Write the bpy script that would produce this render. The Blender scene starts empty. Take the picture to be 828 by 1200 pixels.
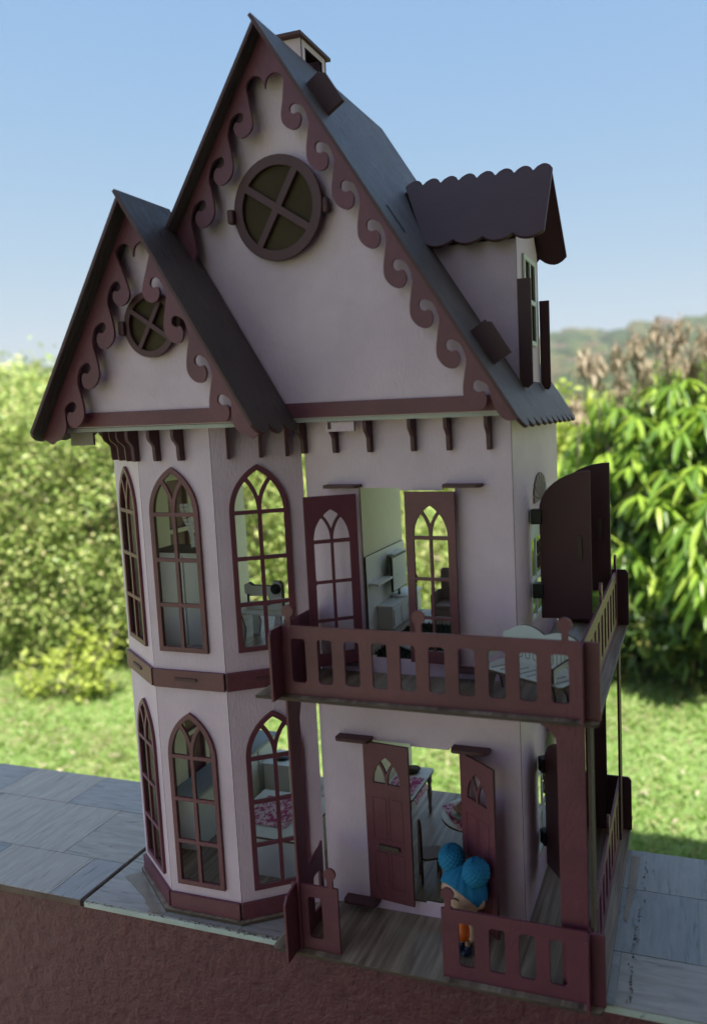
import bpy, bmesh, math, random
import numpy as np
from mathutils import Vector, Matrix
from mathutils.geometry import tessellate_polygon
random.seed(7); rng = np.random.default_rng(7)
scn = bpy.context.scene
col = scn.collection
R = math.radians

# ------------------------------------------------------------------ camera
cam_d = bpy.data.cameras.new("camera"); cam = bpy.data.objects.new("camera", cam_d); col.objects.link(cam)
yaw, pitch, roll = 0.3102, -0.0995, -0.0380
fw = Vector((-math.sin(yaw)*math.cos(pitch), math.cos(yaw)*math.cos(pitch), math.sin(pitch)))
rt = Vector((math.cos(yaw), math.sin(yaw), 0)); up = rt.cross(fw)
r2 = rt*math.cos(roll)+up*math.sin(roll); u2 = -rt*math.sin(roll)+up*math.cos(roll)
m = Matrix((r2, u2, -fw)).transposed().to_4x4(); m.translation = (0.4386, -0.8024, 0.6063)
cam.matrix_world = m
cam_d.sensor_fit = 'VERTICAL'; cam_d.sensor_height = 36; cam_d.lens = 884.236/1200*36
cam_d.shift_x = (414-530.17)/1200; cam_d.shift_y = (571.57-600)/1200
cam_d.clip_start = 0.02; cam_d.clip_end = 3000
cam_d.dof.use_dof = True; cam_d.dof.focus_distance = 0.98; cam_d.dof.aperture_fstop = 3.0
scn.camera = cam

# ------------------------------------------------------------------ sky, sun, exposure
SUN_EL, SUN_AZ = 62, 143      # degrees; azimuth clockwise from +Y (north): behind the camera, a little to the right
w = bpy.data.worlds.new("World"); scn.world = w; w.use_nodes = True
nt = w.node_tree; bg = nt.nodes["Background"]
sky = nt.nodes.new("ShaderNodeTexSky"); sky.sky_type = 'NISHITA'; sky.sun_disc = False
sky.sun_elevation = R(SUN_EL); sky.sun_rotation = R(SUN_AZ); sky.altitude = 300
sky.air_density = .7; sky.dust_density = 1.5; sky.ozone_density = 1.5
sep = nt.nodes.new("ShaderNodeSeparateColor"); cmb = nt.nodes.new("ShaderNodeCombineColor"); nt.links.new(sky.outputs[0], sep.inputs[0])
for ch_, (pw_, ml_) in enumerate(((.66, 1.337), (.375, 1.913), (.05, 3.38))):     # the soft roll-off of a phone camera's sky
    p1_ = nt.nodes.new("ShaderNodeMath"); p1_.operation = 'POWER'; p1_.inputs[1].default_value = pw_; nt.links.new(sep.outputs[ch_], p1_.inputs[0])
    p2_ = nt.nodes.new("ShaderNodeMath"); p2_.operation = 'MULTIPLY'; p2_.inputs[1].default_value = ml_; nt.links.new(p1_.outputs[0], p2_.inputs[0]); nt.links.new(p2_.outputs[0], cmb.inputs[ch_])
nt.links.new(cmb.outputs[0], bg.inputs[0]); bg.inputs[1].default_value = 0.088
sd = bpy.data.lights.new("sun", 'SUN'); sd.energy = 4.2; sd.angle = R(0.6); sd.color = (1, .95, .86)
sun = bpy.data.objects.new("sun", sd); col.objects.link(sun)
az = R(SUN_AZ); el = R(SUN_EL)
to_sun = Vector((math.sin(az)*math.cos(el), math.cos(az)*math.cos(el), math.sin(el)))
sun.rotation_euler = to_sun.to_track_quat('Z', 'Y').to_euler()
vs = scn.view_settings; vs.view_transform = 'Standard'; vs.look = 'None'; vs.exposure = 1.32; vs.gamma = 1; vs.use_curve_mapping = False
scn.cycles.max_bounces = 8; scn.cycles.diffuse_bounces = 5

# ------------------------------------------------------------------ materials
def new_mat(name):
    mt = bpy.data.materials.new(name); mt.use_nodes = True
    n = mt.node_tree.nodes; b = n["Principled BSDF"]
    return mt, n, mt.node_tree.links, b
def mix_rgb(n, l, fac, a, b):
    mx = n.new("ShaderNodeMix"); mx.data_type = 'RGBA'
    if hasattr(fac, 'default_value') or True:
        pass
    if isinstance(fac, (int, float)): mx.inputs[0].default_value = fac
    else: l.new(fac, mx.inputs[0])
    for i, v in ((6, a), (7, b)):
        if isinstance(v, tuple): mx.inputs[i].default_value = (*v, 1)
        else: l.new(v, mx.inputs[i])
    return mx.outputs[2]
def ramp(n, l, src, lo, hi):
    r = n.new("ShaderNodeMapRange"); r.inputs[1].default_value = lo; r.inputs[2].default_value = hi
    l.new(src, r.inputs[0]); return r.outputs[0]
def noise(n, l, scale, detail=4, vec=None, rough=.5, dist=0):
    t = n.new("ShaderNodeTexNoise"); t.inputs['Scale'].default_value = scale; t.inputs['Detail'].default_value = detail
    t.inputs['Roughness'].default_value = rough; t.inputs['Distortion'].default_value = dist
    if vec is not None: l.new(vec, t.inputs['Vector'])
    return t.outputs['Fac']
def coords(n, l, scale=(1,1,1), kind='Object', rot=(0,0,0)):
    c = n.new("ShaderNodeTexCoord"); mp = n.new("ShaderNodeMapping"); mp.inputs['Scale'].default_value = scale
    mp.inputs['Rotation'].default_value = rot
    l.new(c.outputs[kind], mp.inputs[0]); return mp.outputs[0]
def bump(n, l, b, h, strength, dist=.001):
    bp = n.new("ShaderNodeBump"); bp.inputs['Strength'].default_value = strength; bp.inputs['Distance'].default_value = dist
    l.new(h, bp.inputs['Height']); l.new(bp.outputs[0], b.inputs['Normal'])
def paint(name, c1, c2, rough=.6, grain=(60,60,60), bs=.25, bd=.0006, spec=.4, wear=None):
    mt, n, l, b = new_mat(name)
    v = coords(n, l)
    f1 = noise(n, l, 11, 8, v, .65)
    c = mix_rgb(n, l, ramp(n, l, f1, .35, .65), c1, c2)
    if wear:
        f2 = noise(n, l, 70, 8, v, .7); c = mix_rgb(n, l, ramp(n, l, f2, .66, .74), c, wear)
    l.new(c, b.inputs['Base Color']); b.inputs['Roughness'].default_value = rough
    b.inputs['Specular IOR Level'].default_value = spec
    vg = coords(n, l, grain); fg = noise(n, l, 14, 6, vg, .6)
    bump(n, l, b, fg, bs, bd)
    return mt
MT = {}
MT['lilac'] = paint('lilac_paint', (.68,.490,.600), (.78,.575,.695), .5, (26,9,26), .5, .0016, wear=(.60,.43,.50))
MT['cream'] = paint('cream_paint', (.72,.66,.50), (.78,.72,.56), .6, (8,8,8), .3, .001)
MT['maroon'] = paint('maroon_paint', (.128,.032,.050), (.186,.046,.070), .42, (20,12,8), .5, .0014, .5, wear=(.23,.10,.12))
MT['dark_maroon'] = paint('dark_maroon_paint', (.085,.032,.038), (.105,.040,.046), .55, (8,8,8), .3, .001, .4)
MT['edge'] = paint('burnt_board_edge', (.070,.045,.036), (.13,.085,.06), .8, (20,20,20), .3, .0008)
MT['pale_edge'] = paint('pale_board_edge', (.42,.40,.37), (.50,.47,.43), .7, (20,20,20), .3, .0008)
MT['white'] = paint('white_board', (.66,.66,.62), (.74,.74,.70), .5, (8,8,8), .2, .0006)
MT['white_roll'] = paint('white_cloth_roll', (.75,.77,.78), (.82,.84,.85), .8)
MT['blue_grey'] = paint('blue_grey_board', (.22,.25,.29), (.27,.30,.34), .5)
MT['black'] = paint('black_plastic', (.015,.015,.017), (.02,.02,.022), .35)
MT['olive'] = paint('amber_brown_pane', (.050,.034,.018), (.075,.050,.026), .7, spec=.15)
MT['pink'] = paint('pink_felt', (.45,.17,.26), (.55,.24,.33), .8)
MT['purple'] = paint('purple_cushion_cloth', (.16,.02,.10), (.22,.035,.15), .9)
MT['taupe'] = paint('taupe_board', (.25,.19,.17), (.30,.23,.21), .6)
MT['bread'] = paint('glazed_bread', (.48,.26,.20), (.58,.36,.29), .5)
MT['tray'] = paint('grey_foil_tray', (.35,.36,.37), (.45,.46,.47), .35)
MT['hair'] = paint('blue_toy_hair', (.016,.16,.32), (.022,.20,.38), .75, spec=.25)
MT['skin'] = paint('toy_skin', (.62,.36,.25), (.66,.39,.28), .4, spec=.5)
MT['orange'] = paint('orange_toy_dress', (.75,.12,.02), (.82,.16,.03), .4)
MT['navy'] = paint('navy_toy_shoe', (.02,.03,.07), (.03,.04,.09), .4)
MT['green_eye'] = paint('green_toy_eye', (.02,.25,.06), (.03,.3,.08), .3)
MT['ceiling'] = paint('veranda_ceiling_paint', (.30,.29,.30), (.34,.33,.34), .8)

# roof slabs: dark maroon with dry brush grain
def roof_mat():
    mt, n, l, b = new_mat('brushed_roof_paint')
    v = coords(n, l, (34, 5, 5)); f = noise(n, l, 7, 8, v, .7, .6)
    v2 = coords(n, l, (1,1,1)); f2 = noise(n, l, 12, 4, v2)
    c = mix_rgb(n, l, ramp(n, l, f, .38, .66), (.045,.022,.030), (.190,.130,.145))
    c = mix_rgb(n, l, ramp(n, l, f2, .4, .7), c, (.060,.028,.035))
    l.new(c, b.inputs['Base Color']); rg_ = n.new("ShaderNodeMapRange"); rg_.inputs[1].default_value = .35; rg_.inputs[2].default_value = .65; rg_.inputs[3].default_value = .26; rg_.inputs[4].default_value = .62; l.new(f, rg_.inputs[0]); l.new(rg_.outputs[0], b.inputs['Roughness']); b.inputs['Specular IOR Level'].default_value = .8
    bump(n, l, b, f, 1, .006); return mt
MT['roof'] = roof_mat()
def deck_mat():
    mt, n, l, b = new_mat('grey_oak_vinyl')
    v = coords(n, l, (1,.06,1)); f = noise(n, l, 90, 7, v, .65, .5)
    v2 = coords(n, l, (1,.02,1)); f2 = noise(n, l, 75, 2, v2)
    c = mix_rgb(n, l, ramp(n, l, f, .36, .64), (.12,.078,.055), (.44,.34,.26))
    c = mix_rgb(n, l, ramp(n, l, f2, .45, .62), c, (.23,.17,.125))
    l.new(c, b.inputs['Base Color']); b.inputs['Roughness'].default_value = .4; bump(n, l, b, f, .2, .0006); return mt
MT['deck'] = deck_mat()
def cloth_mat():
    mt, n, l, b = new_mat('pink_print_cloth')
    v = coords(n, l, (1,.7,1)); f = noise(n, l, 150, 3, v, .6, .8)
    c = mix_rgb(n, l, ramp(n, l, f, .44, .56), (.42,.05,.17), (.72,.52,.56))
    l.new(c, b.inputs['Base Color']); b.inputs['Roughness'].default_value = .9; return mt
MT['cloth'] = cloth_mat()
def stucco_mat():
    mt, n, l, b = new_mat('maroon_stucco')
    v = coords(n, l); f = noise(n, l, 55, 9, v, .62, .3); f2 = noise(n, l, 6, 4, v); f3 = noise(n, l, 190, 4, v, .6)
    c = mix_rgb(n, l, ramp(n, l, f, .35, .7), (.125,.034,.046), (.185,.054,.066))
    c = mix_rgb(n, l, ramp(n, l, f2, .45, .75), c, (.13,.036,.048))
    f4 = noise(n, l, 20, 8, v, .75); c = mix_rgb(n, l, ramp(n, l, f4, .68, .76), c, (.22,.12,.11))
    l.new(c, b.inputs['Base Color']); b.inputs['Roughness'].default_value = .5; b.inputs['Specular IOR Level'].default_value = .5
    ad = n.new("ShaderNodeMath"); ad.operation = 'MULTIPLY_ADD'; ad.inputs[1].default_value = .35
    l.new(f3, ad.inputs[0]); l.new(f, ad.inputs[2])
    bump(n, l, b, ad.outputs[0], .85, .006); return mt
MT['stucco'] = stucco_mat()
def patch_mat(i, c1, c2, horiz):
    mt, n, l, b = new_mat('printed_stone_wood_%d' % i)
    v = coords(n, l, (1,7,1) if horiz else (7,1,1)); f = noise(n, l, 9+i, 8, v, .68, .9)
    c = mix_rgb(n, l, ramp(n, l, f, .32, .68), c1, c2)
    v2 = coords(n, l, (.6,5,1) if horiz else (5,.6,1)); f2 = noise(n, l, 26, 5, v2, .5, 1.2)
    c = mix_rgb(n, l, ramp(n, l, f2, .60, .72), c, tuple(x*.6 for x in c1))
    l.new(c, b.inputs['Base Color']); b.inputs['Roughness'].default_value = .27; b.inputs['Specular IOR Level'].default_value = .5
    bump(n, l, b, f, .35, .0015); return mt
PATCH = []
for i, (a, b_) in enumerate([((.25,.235,.225),(.38,.35,.33)), ((.30,.25,.22),(.47,.40,.355)), ((.21,.205,.205),(.33,.315,.31)),
                             ((.35,.285,.245),(.52,.44,.385)), ((.27,.24,.24),(.42,.375,.36)), ((.38,.345,.31),(.56,.51,.46))]):
    PATCH.append((patch_mat(2*i, a, b_, True), patch_mat(2*i+1, a, b_, False)))
MT['tile_edge'] = paint('glazed_tile_edge', (.42,.46,.44), (.62,.66,.63), .3, wear=(.10,.07,.06))
MT['grout'] = paint('dirty_grout', (.10,.085,.07), (.16,.14,.12), .9)
MT['tile_rough'] = paint('unglazed_tile_edge', (.14,.085,.065), (.24,.17,.14), .9, wear=(.5,.5,.48))
def leaf_mat(name, cols, rough=.45, trans=.35, tcol=(.45,.6,.05)):
    mt, n, l, b = new_mat(name)
    g = n.new("ShaderNodeNewGeometry"); cr = n.new("ShaderNodeValToRGB")
    l.new(g.outputs['Random Per Island'], cr.inputs[0])
    e = cr.color_ramp.elements
    while len(e) < len(cols): e.new(.5)
    for k, cc in enumerate(cols): e[k].position = k/(len(cols)-1); e[k].color = (*cc, 1)
    l.new(cr.outputs[0], b.inputs['Base Color']); b.inputs['Roughness'].default_value = rough
    tr = n.new("ShaderNodeBsdfTranslucent"); mx = n.new("ShaderNodeMixShader"); mx.inputs[0].default_value = trans
    mm = n.new("ShaderNodeMix"); mm.data_type = 'RGBA'; mm.blend_type = 'MULTIPLY'; mm.inputs[0].default_value = 0
    l.new(cr.outputs[0], mm.inputs[6])
    tcn = n.new("ShaderNodeMix"); tcn.data_type='RGBA'; tcn.inputs[0].default_value=.5; l.new(cr.outputs[0], tcn.inputs[6]); tcn.inputs[7].default_value=(*tcol,1)
    l.new(tcn.outputs[2], tr.inputs[0])
    l.new(b.outputs[0], mx.inputs[1]); l.new(tr.outputs[0], mx.inputs[2])
    l.new(mx.outputs[0], n["Material Output"].inputs[0]); return mt
MT['hedge'] = leaf_mat('hedge_leaves', [(.20,.31,.08),(.31,.43,.11),(.43,.54,.16),(.54,.61,.22),(.56,.50,.26)], .4, .3, (.3,.4,.08))
MT['lime'] = leaf_mat('lime_leaves', [(.34,.42,.08),(.44,.52,.10),(.54,.60,.16)], .5, .4, (.5,.6,.05))
MT['mango'] = leaf_mat('mango_leaves', [(.08,.16,.03),(.18,.33,.045),(.32,.48,.06),(.46,.60,.10)], .35, .38, (.4,.6,.05))
MT['mango_dark'] = leaf_mat('dark_mango_leaves', [(.05,.10,.03),(.08,.14,.04),(.13,.20,.055),(.26,.22,.06)], .35, .25, (.2,.35,.05))  # darker leaf colours for the inner crown and the undergrowth
MT['dry'] = leaf_mat('dried_leaves', [(.28,.22,.14),(.42,.34,.23),(.54,.46,.34),(.20,.15,.10)], .8, .2, (.5,.35,.2))
MT['grass'] = leaf_mat('grass_blades', [(.16,.30,.055),(.22,.37,.075),(.29,.43,.12),(.39,.46,.17),(.46,.42,.25)], .5, .3, (.4,.5,.08))
MT['fartree'] = leaf_mat('far_leaves', [(.06,.10,.035),(.10,.15,.05),(.14,.18,.07)], .6, .25, (.3,.4,.1))
MT['bark'] = paint('pale_bark', (.20,.15,.11), (.34,.28,.21), .9, (8,8,2), .8, .01)
def ground_mat():
    mt, n, l, b = new_mat('lawn_soil')
    v = coords(n, l); f = noise(n, l, 1.3, 6, v, .6); f2 = noise(n, l, 14, 6, v, .7)
    c = mix_rgb(n, l, ramp(n, l, f2, .35, .65), (.13,.22,.05), (.22,.31,.10))
    c = mix_rgb(n, l, ramp(n, l, f, .52, .72), c, (.24,.20,.11))
    l.new(c, b.inputs['Base Color']); b.inputs['Roughness'].default_value = .9; bump(n, l, b, f2, .6, .03); return mt
MT['ground'] = ground_mat()
def hill_mat():
    mt, n, l, b = new_mat('scrub_hillside')
    v = coords(n, l); f = noise(n, l, .16, 6, v, .6); f2 = noise(n, l, .9, 7, v, .7); f3 = noise(n, l, .03, 3, v)
    c = mix_rgb(n, l, ramp(n, l, f2, .35, .68), (.045,.075,.025), (.13,.17,.06))
    c = mix_rgb(n, l, ramp(n, l, f, .52, .66), c, (.20,.17,.09))
    c = mix_rgb(n, l, ramp(n, l, f3, .55, .7), c, (.22,.14,.10))
    l.new(c, b.inputs['Base Color']); b.inputs['Roughness'].default_value = .95; bump(n, l, b, f2, .8, 1.2); return mt
MT['hill'] = hill_mat()
MT['floor'] = paint('veranda_floor_tiles', (.07,.06,.055), (.10,.085,.08), .5)
MT['bounce_patio'] = paint('added_patio_concrete', (.24,.22,.20), (.30,.28,.26), .9)
MT['unseen_wall'] = paint('unseen_wall_paint', (.20,.16,.16), (.24,.20,.20), .8)

# ------------------------------------------------------------------ helpers
WM = {}
def link(name, mesh, mats, parent=None, M=None):
    o = bpy.data.objects.new(name, mesh); col.objects.link(o)
    M = M or Matrix.Identity(4)
    if not mesh.materials:
        for mt in (mats if isinstance(mats, (list, tuple)) else [mats]): mesh.materials.append(MT[mt] if isinstance(mt, str) else mt)
    place(o, M, parent); return o
def place(o, M, parent=None):
    WM[o.name] = M.copy()
    if parent is not None:
        o.parent = parent; o.matrix_parent_inverse = Matrix.Identity(4); o.matrix_basis = WM[parent.name].inverted() @ M
    else: o.matrix_basis = M
def tag(o, label=None, cat=None, group=None, kind=None):
    if label: o['label'] = label
    if cat: o['category'] = cat
    if group: o['group'] = group
    if kind: o['kind'] = kind
    return o
def thing(name, label, cat, M=None, group=None):
    o = bpy.data.objects.new(name, None); col.objects.link(o); o.empty_display_size = .02
    place(o, M or Matrix.Identity(4)); tag(o, label, cat, group); return o
def T(x, y, z): return Matrix.Translation((x, y, z))
def frame(o, u, v, n):
    u, v, n = Vector(u).normalized(), Vector(v).normalized(), Vector(n).normalized()
    M = Matrix((u, v, n)).transposed().to_4x4(); M.translation = Vector(o); return M
def plate_mesh(name, outer, holes, t, edge=False):
    me = bpy.data.meshes.new(name); bm = bmesh.new()
    loops = [outer] + list(holes)
    flat = [Vector((p[0], p[1], 0)) for lp in loops for p in lp]
    tris = tessellate_polygon([[Vector((p[0], p[1], 0)) for p in lp] for lp in loops])
    a = [bm.verts.new(p) for p in flat]; b = [bm.verts.new(p + Vector((0, 0, t))) for p in flat]
    for tr in tris:
        try: bm.faces.new([a[i] for i in tr]); bm.faces.new([b[i] for i in reversed(tr)])
        except ValueError: pass
    k = 0
    for lp in loops:
        n_ = len(lp)
        for i in range(n_):
            j = (i+1) % n_
            try:
                f = bm.faces.new((a[k+i], a[k+j], b[k+j], b[k+i])); f.material_index = 1 if edge else 0
            except ValueError: pass
        k += n_
    bmesh.ops.recalc_face_normals(bm, faces=bm.faces)
    bm.to_mesh(me); bm.free(); return me
def plate(name, outer, holes, t, M, mat, parent, edge=None, bevel=0):
    me = plate_mesh(name, outer, holes, t, edge is not None)
    if M.to_3x3().determinant() < 0:
        # keep right handed: mirror the plate coordinates into the mesh
        S = Matrix.Diagonal((1, 1, -1, 1)); me.transform(S); me.flip_normals(); M = M @ S
    o = link(name, me, [mat, edge] if edge else [mat], parent, M)
    if bevel:
        md = o.modifiers.new('bevel', 'BEVEL'); md.width = bevel; md.segments = 2; md.limit_method = 'ANGLE'; md.angle_limit = R(50); md.use_clamp_overlap = True
    return o
def dup(o, M, parent=None):
    c = o.copy(); col.objects.link(c); place(c, M, parent); return c
def rect(x0, y0, x1, y1): return [(x0, y0), (x1, y0), (x1, y1), (x0, y1)]
def rrect(x0, y0, x1, y1, r, n=4, corners=(1,1,1,1)):
    out = []
    for (cx, cy, a0), on in zip(((x0, y0, 180), (x1, y0, 270), (x1, y1, 0), (x0, y1, 90)), corners):
        if not on: out.append((cx, cy)); continue
        ccx = cx + (r if cx == x0 else -r); ccy = cy + (r if cy == y0 else -r)
        for k in range(n+1):
            a = R(a0 + 90*k/n); out.append((ccx + r*math.cos(a), ccy + r*math.sin(a)))
    return out
def box(name, x0, y0, z0, x1, y1, z1, mat, parent=None, bevel=0, M=None):
    me = bpy.data.meshes.new(name); bm = bmesh.new()
    vs_ = [bm.verts.new((x, y, z)) for x in (x0, x1) for y in (y0, y1) for z in (z0, z1)]
    for f in ((0,1,3,2),(4,6,7,5),(0,4,5,1),(2,3,7,6),(0,2,6,4),(1,5,7,3)): bm.faces.new([vs_[i] for i in f])
    bmesh.ops.recalc_face_normals(bm, faces=bm.faces); bm.to_mesh(me); bm.free()
    o = link(name, me, mat, parent, M)
    if bevel:
        md = o.modifiers.new('bevel', 'BEVEL'); md.width = bevel; md.segments = 2
    return o
def tube_into(bm, pts, rads, seg=10, cap=True):
    rings = []
    for i, p in enumerate(pts):
        p = Vector(p); q = Vector(pts[min(i+1, len(pts)-1)]) - Vector(pts[max(i-1, 0)])
        q.normalize(); a = q.orthogonal().normalized() if i == 0 else (rings_a - q*rings_a.dot(q)).normalized()
        rings_a = a; b = q.cross(a)
        rr = rads[i] if isinstance(rads, (list, tuple)) else rads
        rings.append([bm.verts.new(p + (a*math.cos(2*math.pi*k/seg) + b*math.sin(2*math.pi*k/seg))*rr) for k in range(seg)])
    for A, B in zip(rings, rings[1:]):
        for k in range(seg): bm.faces.new((A[k], A[(k+1) % seg], B[(k+1) % seg], B[k]))
    if cap: bm.faces.new(list(reversed(rings[0]))); bm.faces.new(rings[-1])
def mesh_from(name, fn, mat, parent=None, M=None, smooth=True):
    bm = bmesh.new(); fn(bm); me = bpy.data.meshes.new(name); bmesh.ops.recalc_face_normals(bm, faces=bm.faces)
    bm.to_mesh(me); bm.free()
    if smooth:
        for p in me.polygons: p.use_smooth = True
    return link(name, me, mat, parent, M)
def ell_into(bm, c, r, rot=None, seg=20, rings=12):
    res = bmesh.ops.create_uvsphere(bm, u_segments=seg, v_segments=rings, radius=1)
    M = T(*c) @ (rot.to_4x4() if rot else Matrix.Identity(4)) @ Matrix.Diagonal((*r, 1))
    bmesh.ops.transform(bm, matrix=M, verts=res['verts']); return res['verts']
def catmull(P, sub=5):
    out = []
    for i in range(len(P)-1):
        p0 = P[max(i-1, 0)]; p1 = P[i]; p2 = P[i+1]; p3 = P[min(i+2, len(P)-1)]
        for k in range(sub):
            t = k/sub
            out.append(tuple(.5*((2*p1[j]) + (-p0[j]+p2[j])*t + (2*p0[j]-5*p1[j]+4*p2[j]-p3[j])*t*t + (-p0[j]+3*p1[j]-3*p2[j]+p3[j])*t**3) for j in (0, 1)))
    out.append(tuple(P[-1])); return out

# gothic arch outlines -------------------------------------------------------
def arch_c(w_, rise): return (rise*rise - (w_/2)**2)/w_
def arch_outline(w_, z0, spring, rise, off=0, n=10):
    """pointed arch outline centred on x=0, inset by off"""
    c = arch_c(w_, rise); Ro = w_/2 + c; Ri = Ro - off
    top = math.sqrt(max(Ri*Ri - c*c, 1e-9)); out = [(-w_/2+off, z0+off), (w_/2-off, z0+off)]
    for k in range(n+1):
        t = top*math.sin(math.pi/2*k/n); out.append((math.sqrt(Ri*Ri - t*t) - c, spring + t))
    for k in range(n-1, -1, -1):
        t = top*math.sin(math.pi/2*k/n); out.append((-(math.sqrt(Ri*Ri - t*t) - c), spring + t))
    out2 = []
    for p in out:
        if not out2 or (abs(p[0]-out2[-1][0]) + abs(p[1]-out2[-1][1])) > 1e-6: out2.append(p)
    return out2
def gothic_holes(w_, z0, spring, rise, fr, bar, bars, n=9):
    """openings of a two light window with Y tracery; bars = heights of cross bars (the last one at the spring)"""
    c = arch_c(w_, rise); Ro = w_/2 + c; Ri = Ro - fr; H = []
    xi = w_/2 - fr; hb = bar/2
    zs = [z0+fr] + [z for b_ in bars for z in (b_-hb, b_+hb)]
    for i in range(0, len(zs)-1, 2):
        if zs[i+1] - zs[i] < .004: continue
        H.append(rect(-xi, zs[i], -hb, zs[i+1])); H.append(rect(hb, zs[i], xi, zs[i+1]))
    t0 = bars[-1] + hb - spring if bars else 0.0
    oi = lambda t: math.sqrt(max(Ri*Ri - t*t, 0)) - c          # inner edge of the outer arch
    tl = lambda t: (c + w_/2) - math.sqrt(max((Ro - hb)**2 - t*t, 0))   # inner (light side) edge of tracery, right half
    th = lambda t: (c + w_/2) - math.sqrt(max((Ro + hb)**2 - t*t, 0))   # upper edge of tracery
    lo, hi = max(t0, 0), Ro
    tt = [x for x in np.linspace(lo, .98*Ro, 400) if oi(x) - tl(x) > .0004]
    t1 = tt[-1]; ts = [lo + (t1-lo)*k/n for k in range(n+1)]
    right = [(oi(t), spring+t) for t in ts] + [(tl(t), spring+t) for t in reversed(ts[:-1])]
    if t0 < 0: right = right
    H.append(right); H.append([(-x, z) for x, z in reversed(right)])
    kk = [x for x in np.linspace(0, Ri, 600) if th(x) > .0003 and oi(x) > .0003]
    ta, tb = kk[0], kk[-1]; ts = [ta + (tb-ta)*k/(2*n) for k in range(2*n+1)]
    rr = [(min(oi(t), th(t)), spring+t) for t in ts]
    kite = rr + [(-x, z) for x, z in reversed(rr)]
    H.append(kite); return H

# ------------------------------------------------------------------ main dimensions
b = .0607; X1, X2 = -.1906, -.0892; XL, XR = -.280, .25; D = .286; Zu, Zg = .3015, .6056; t3 = .003
Xa, Za = -.0024, 1.0311; SX, SZ = .2804/.5231, -.4416/.5231; SL = .5231
Xla, Zla = -.1443, .8523; LX, LZ = .1533/.3020, -.2602/.3020; LL = .3020
Ys, Yfa, Yg = -.0569, -.0410, -.0219
Yls, Ylf, Ylg = -.1157, -.0980, -.0807
Yb = .3004

# ================================================================== SETTING: parapet, tiles, veranda
par = box('parapet_wall', -2.6, -.070, -1.05, 2.6, .205, -.0135, 'stucco')
tag(par, 'low maroon stucco wall topped with wood and slate look tiles under the dollhouse', 'wall')
from mathutils import noise as mn
nx_, nz_ = 400, 110
V_ = np.zeros((nx_*nz_, 3)); k = 0
for j in range(nz_):
    z = -.0165 - .385*j/(nz_-1)
    for i in range(nx_):
        x = -.95 + 1.52*i/(nx_-1); p_ = Vector((x*34, z*34, .3)); q_ = Vector((x*120, z*120, 4.))
        hgt = .0006*mn.fractal(p_*1.3, .8, 2.1, 4) + .0006*mn.noise(q_*1.3) + .0015*mn.noise(p_*.16)
        V_[k] = (x, -.0716 - hgt, z); k += 1
gi = np.arange(nx_*nz_).reshape(nz_, nx_); F_ = np.stack([gi[:-1,:-1].ravel(), gi[1:,:-1].ravel(), gi[1:,1:].ravel(), gi[:-1,1:].ravel()], 1)
me_ = bpy.data.meshes.new('plaster_face'); me_.from_pydata(V_.tolist(), [], F_.tolist())
for p_ in me_.polygons: p_.use_smooth = True
link('plaster_face', me_, 'stucco', par)
def patches(tile, x0, x1, y0, y1, zt, seed):
    rr = random.Random(seed); g = .0010; n_ = 0
    # basket of plank and square pieces in rows of varying depth
    y = y0
    rows = [.095, .070, .120] if seed % 2 else [.080, .118, .088]
    s = (y1-y0)/sum(rows); ri = 0
    for rh in rows:
        h = rh*s; x = x0 + 0; first = True
        while x < x1 - 1e-4:
            wdt = rr.choice([.11, .15, .19, .24]);
            if first: wdt *= rr.uniform(.5, 1); first = False
            xe = min(x + wdt, x1)
            if x1 - xe < .03: xe = x1
            k = rr.randrange(len(PATCH)); hz = rr.random() < .62
            lift = rr.uniform(0, .0003)
            box('patch', x+g*(x > x0), y+g*(y > y0), zt-.0025, xe, y+h, zt+lift, PATCH[k][0 if hz else 1], tile)
            n_ += 1; x = xe
        y += h
def tile(x0, x1, y0, y1, zt, mat, seed, rot=0):
    t = box('tile', x0, y0, zt-.0085, x1, y1, zt-.0012, mat, par, .0008)
    patches(t, x0+.0012, x1-.0012, y0+.0014, y1-.001, zt, seed); return t
tile(-1.24, -.7765, -.0765, .2095, -.0040, 'tile_rough', 1)
tile(-.774, -.3205, -.0785, .2095, -.0038, 'tile_rough', 2)
tile(-.3165, .145, -.0770, .2085, -.0050, 'tile_edge', 3)
tile(.149, .611, -.0765, .2085, -.0050, 'tile_edge', 4)
tile(.615, 1.077, -.0765, .2085, -.0050, 'tile_edge', 6)

def blob(name, pts, z, mat, label, seed=1):
    rr = random.Random(seed); out = []
    for i in range(len(pts)):
        p, q = pts[i], pts[(i+1) % len(pts)]; L_ = math.hypot(q[0]-p[0], q[1]-p[1]); n_ = max(2, int(L_/.004)); nx, ny = (q[1]-p[1])/L_, -(q[0]-p[0])/L_
        for k in range(n_): f_ = k/n_; j_ = rr.uniform(-.0006,.0006); out.append((p[0]+(q[0]-p[0])*f_+nx*j_, p[1]+(q[1]-p[1])*f_+ny*j_))
    o = link(name, plate_mesh(name, out, [], .0004), mat, None, T(0,0,z)); tag(o, label, 'stain'); return o
MT['glue'] = paint('dried_brown_glue', (.24,.17,.12), (.34,.26,.20), .3, (20,20,20), .5, .001)
blob('glue_stain', [(.3560,.192),(.3665,.194),(.3660,.120),(.3600,.055),(.3560,.060)], -.0045, 'glue', 'brown glue stain on the tile along the right edge of the porch', 3)
blob('glue_stain', [(-.300,-.020),(-.286,-.006),(-.200,-.072),(-.212,-.0755),(-.245,-.050)], -.0045, 'glue', 'brown glue stain on the tile in front of the bay base', 4)
MT['soot'] = paint('dark_speckles', (.06,.042,.034), (.12,.085,.065), .5)
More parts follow.
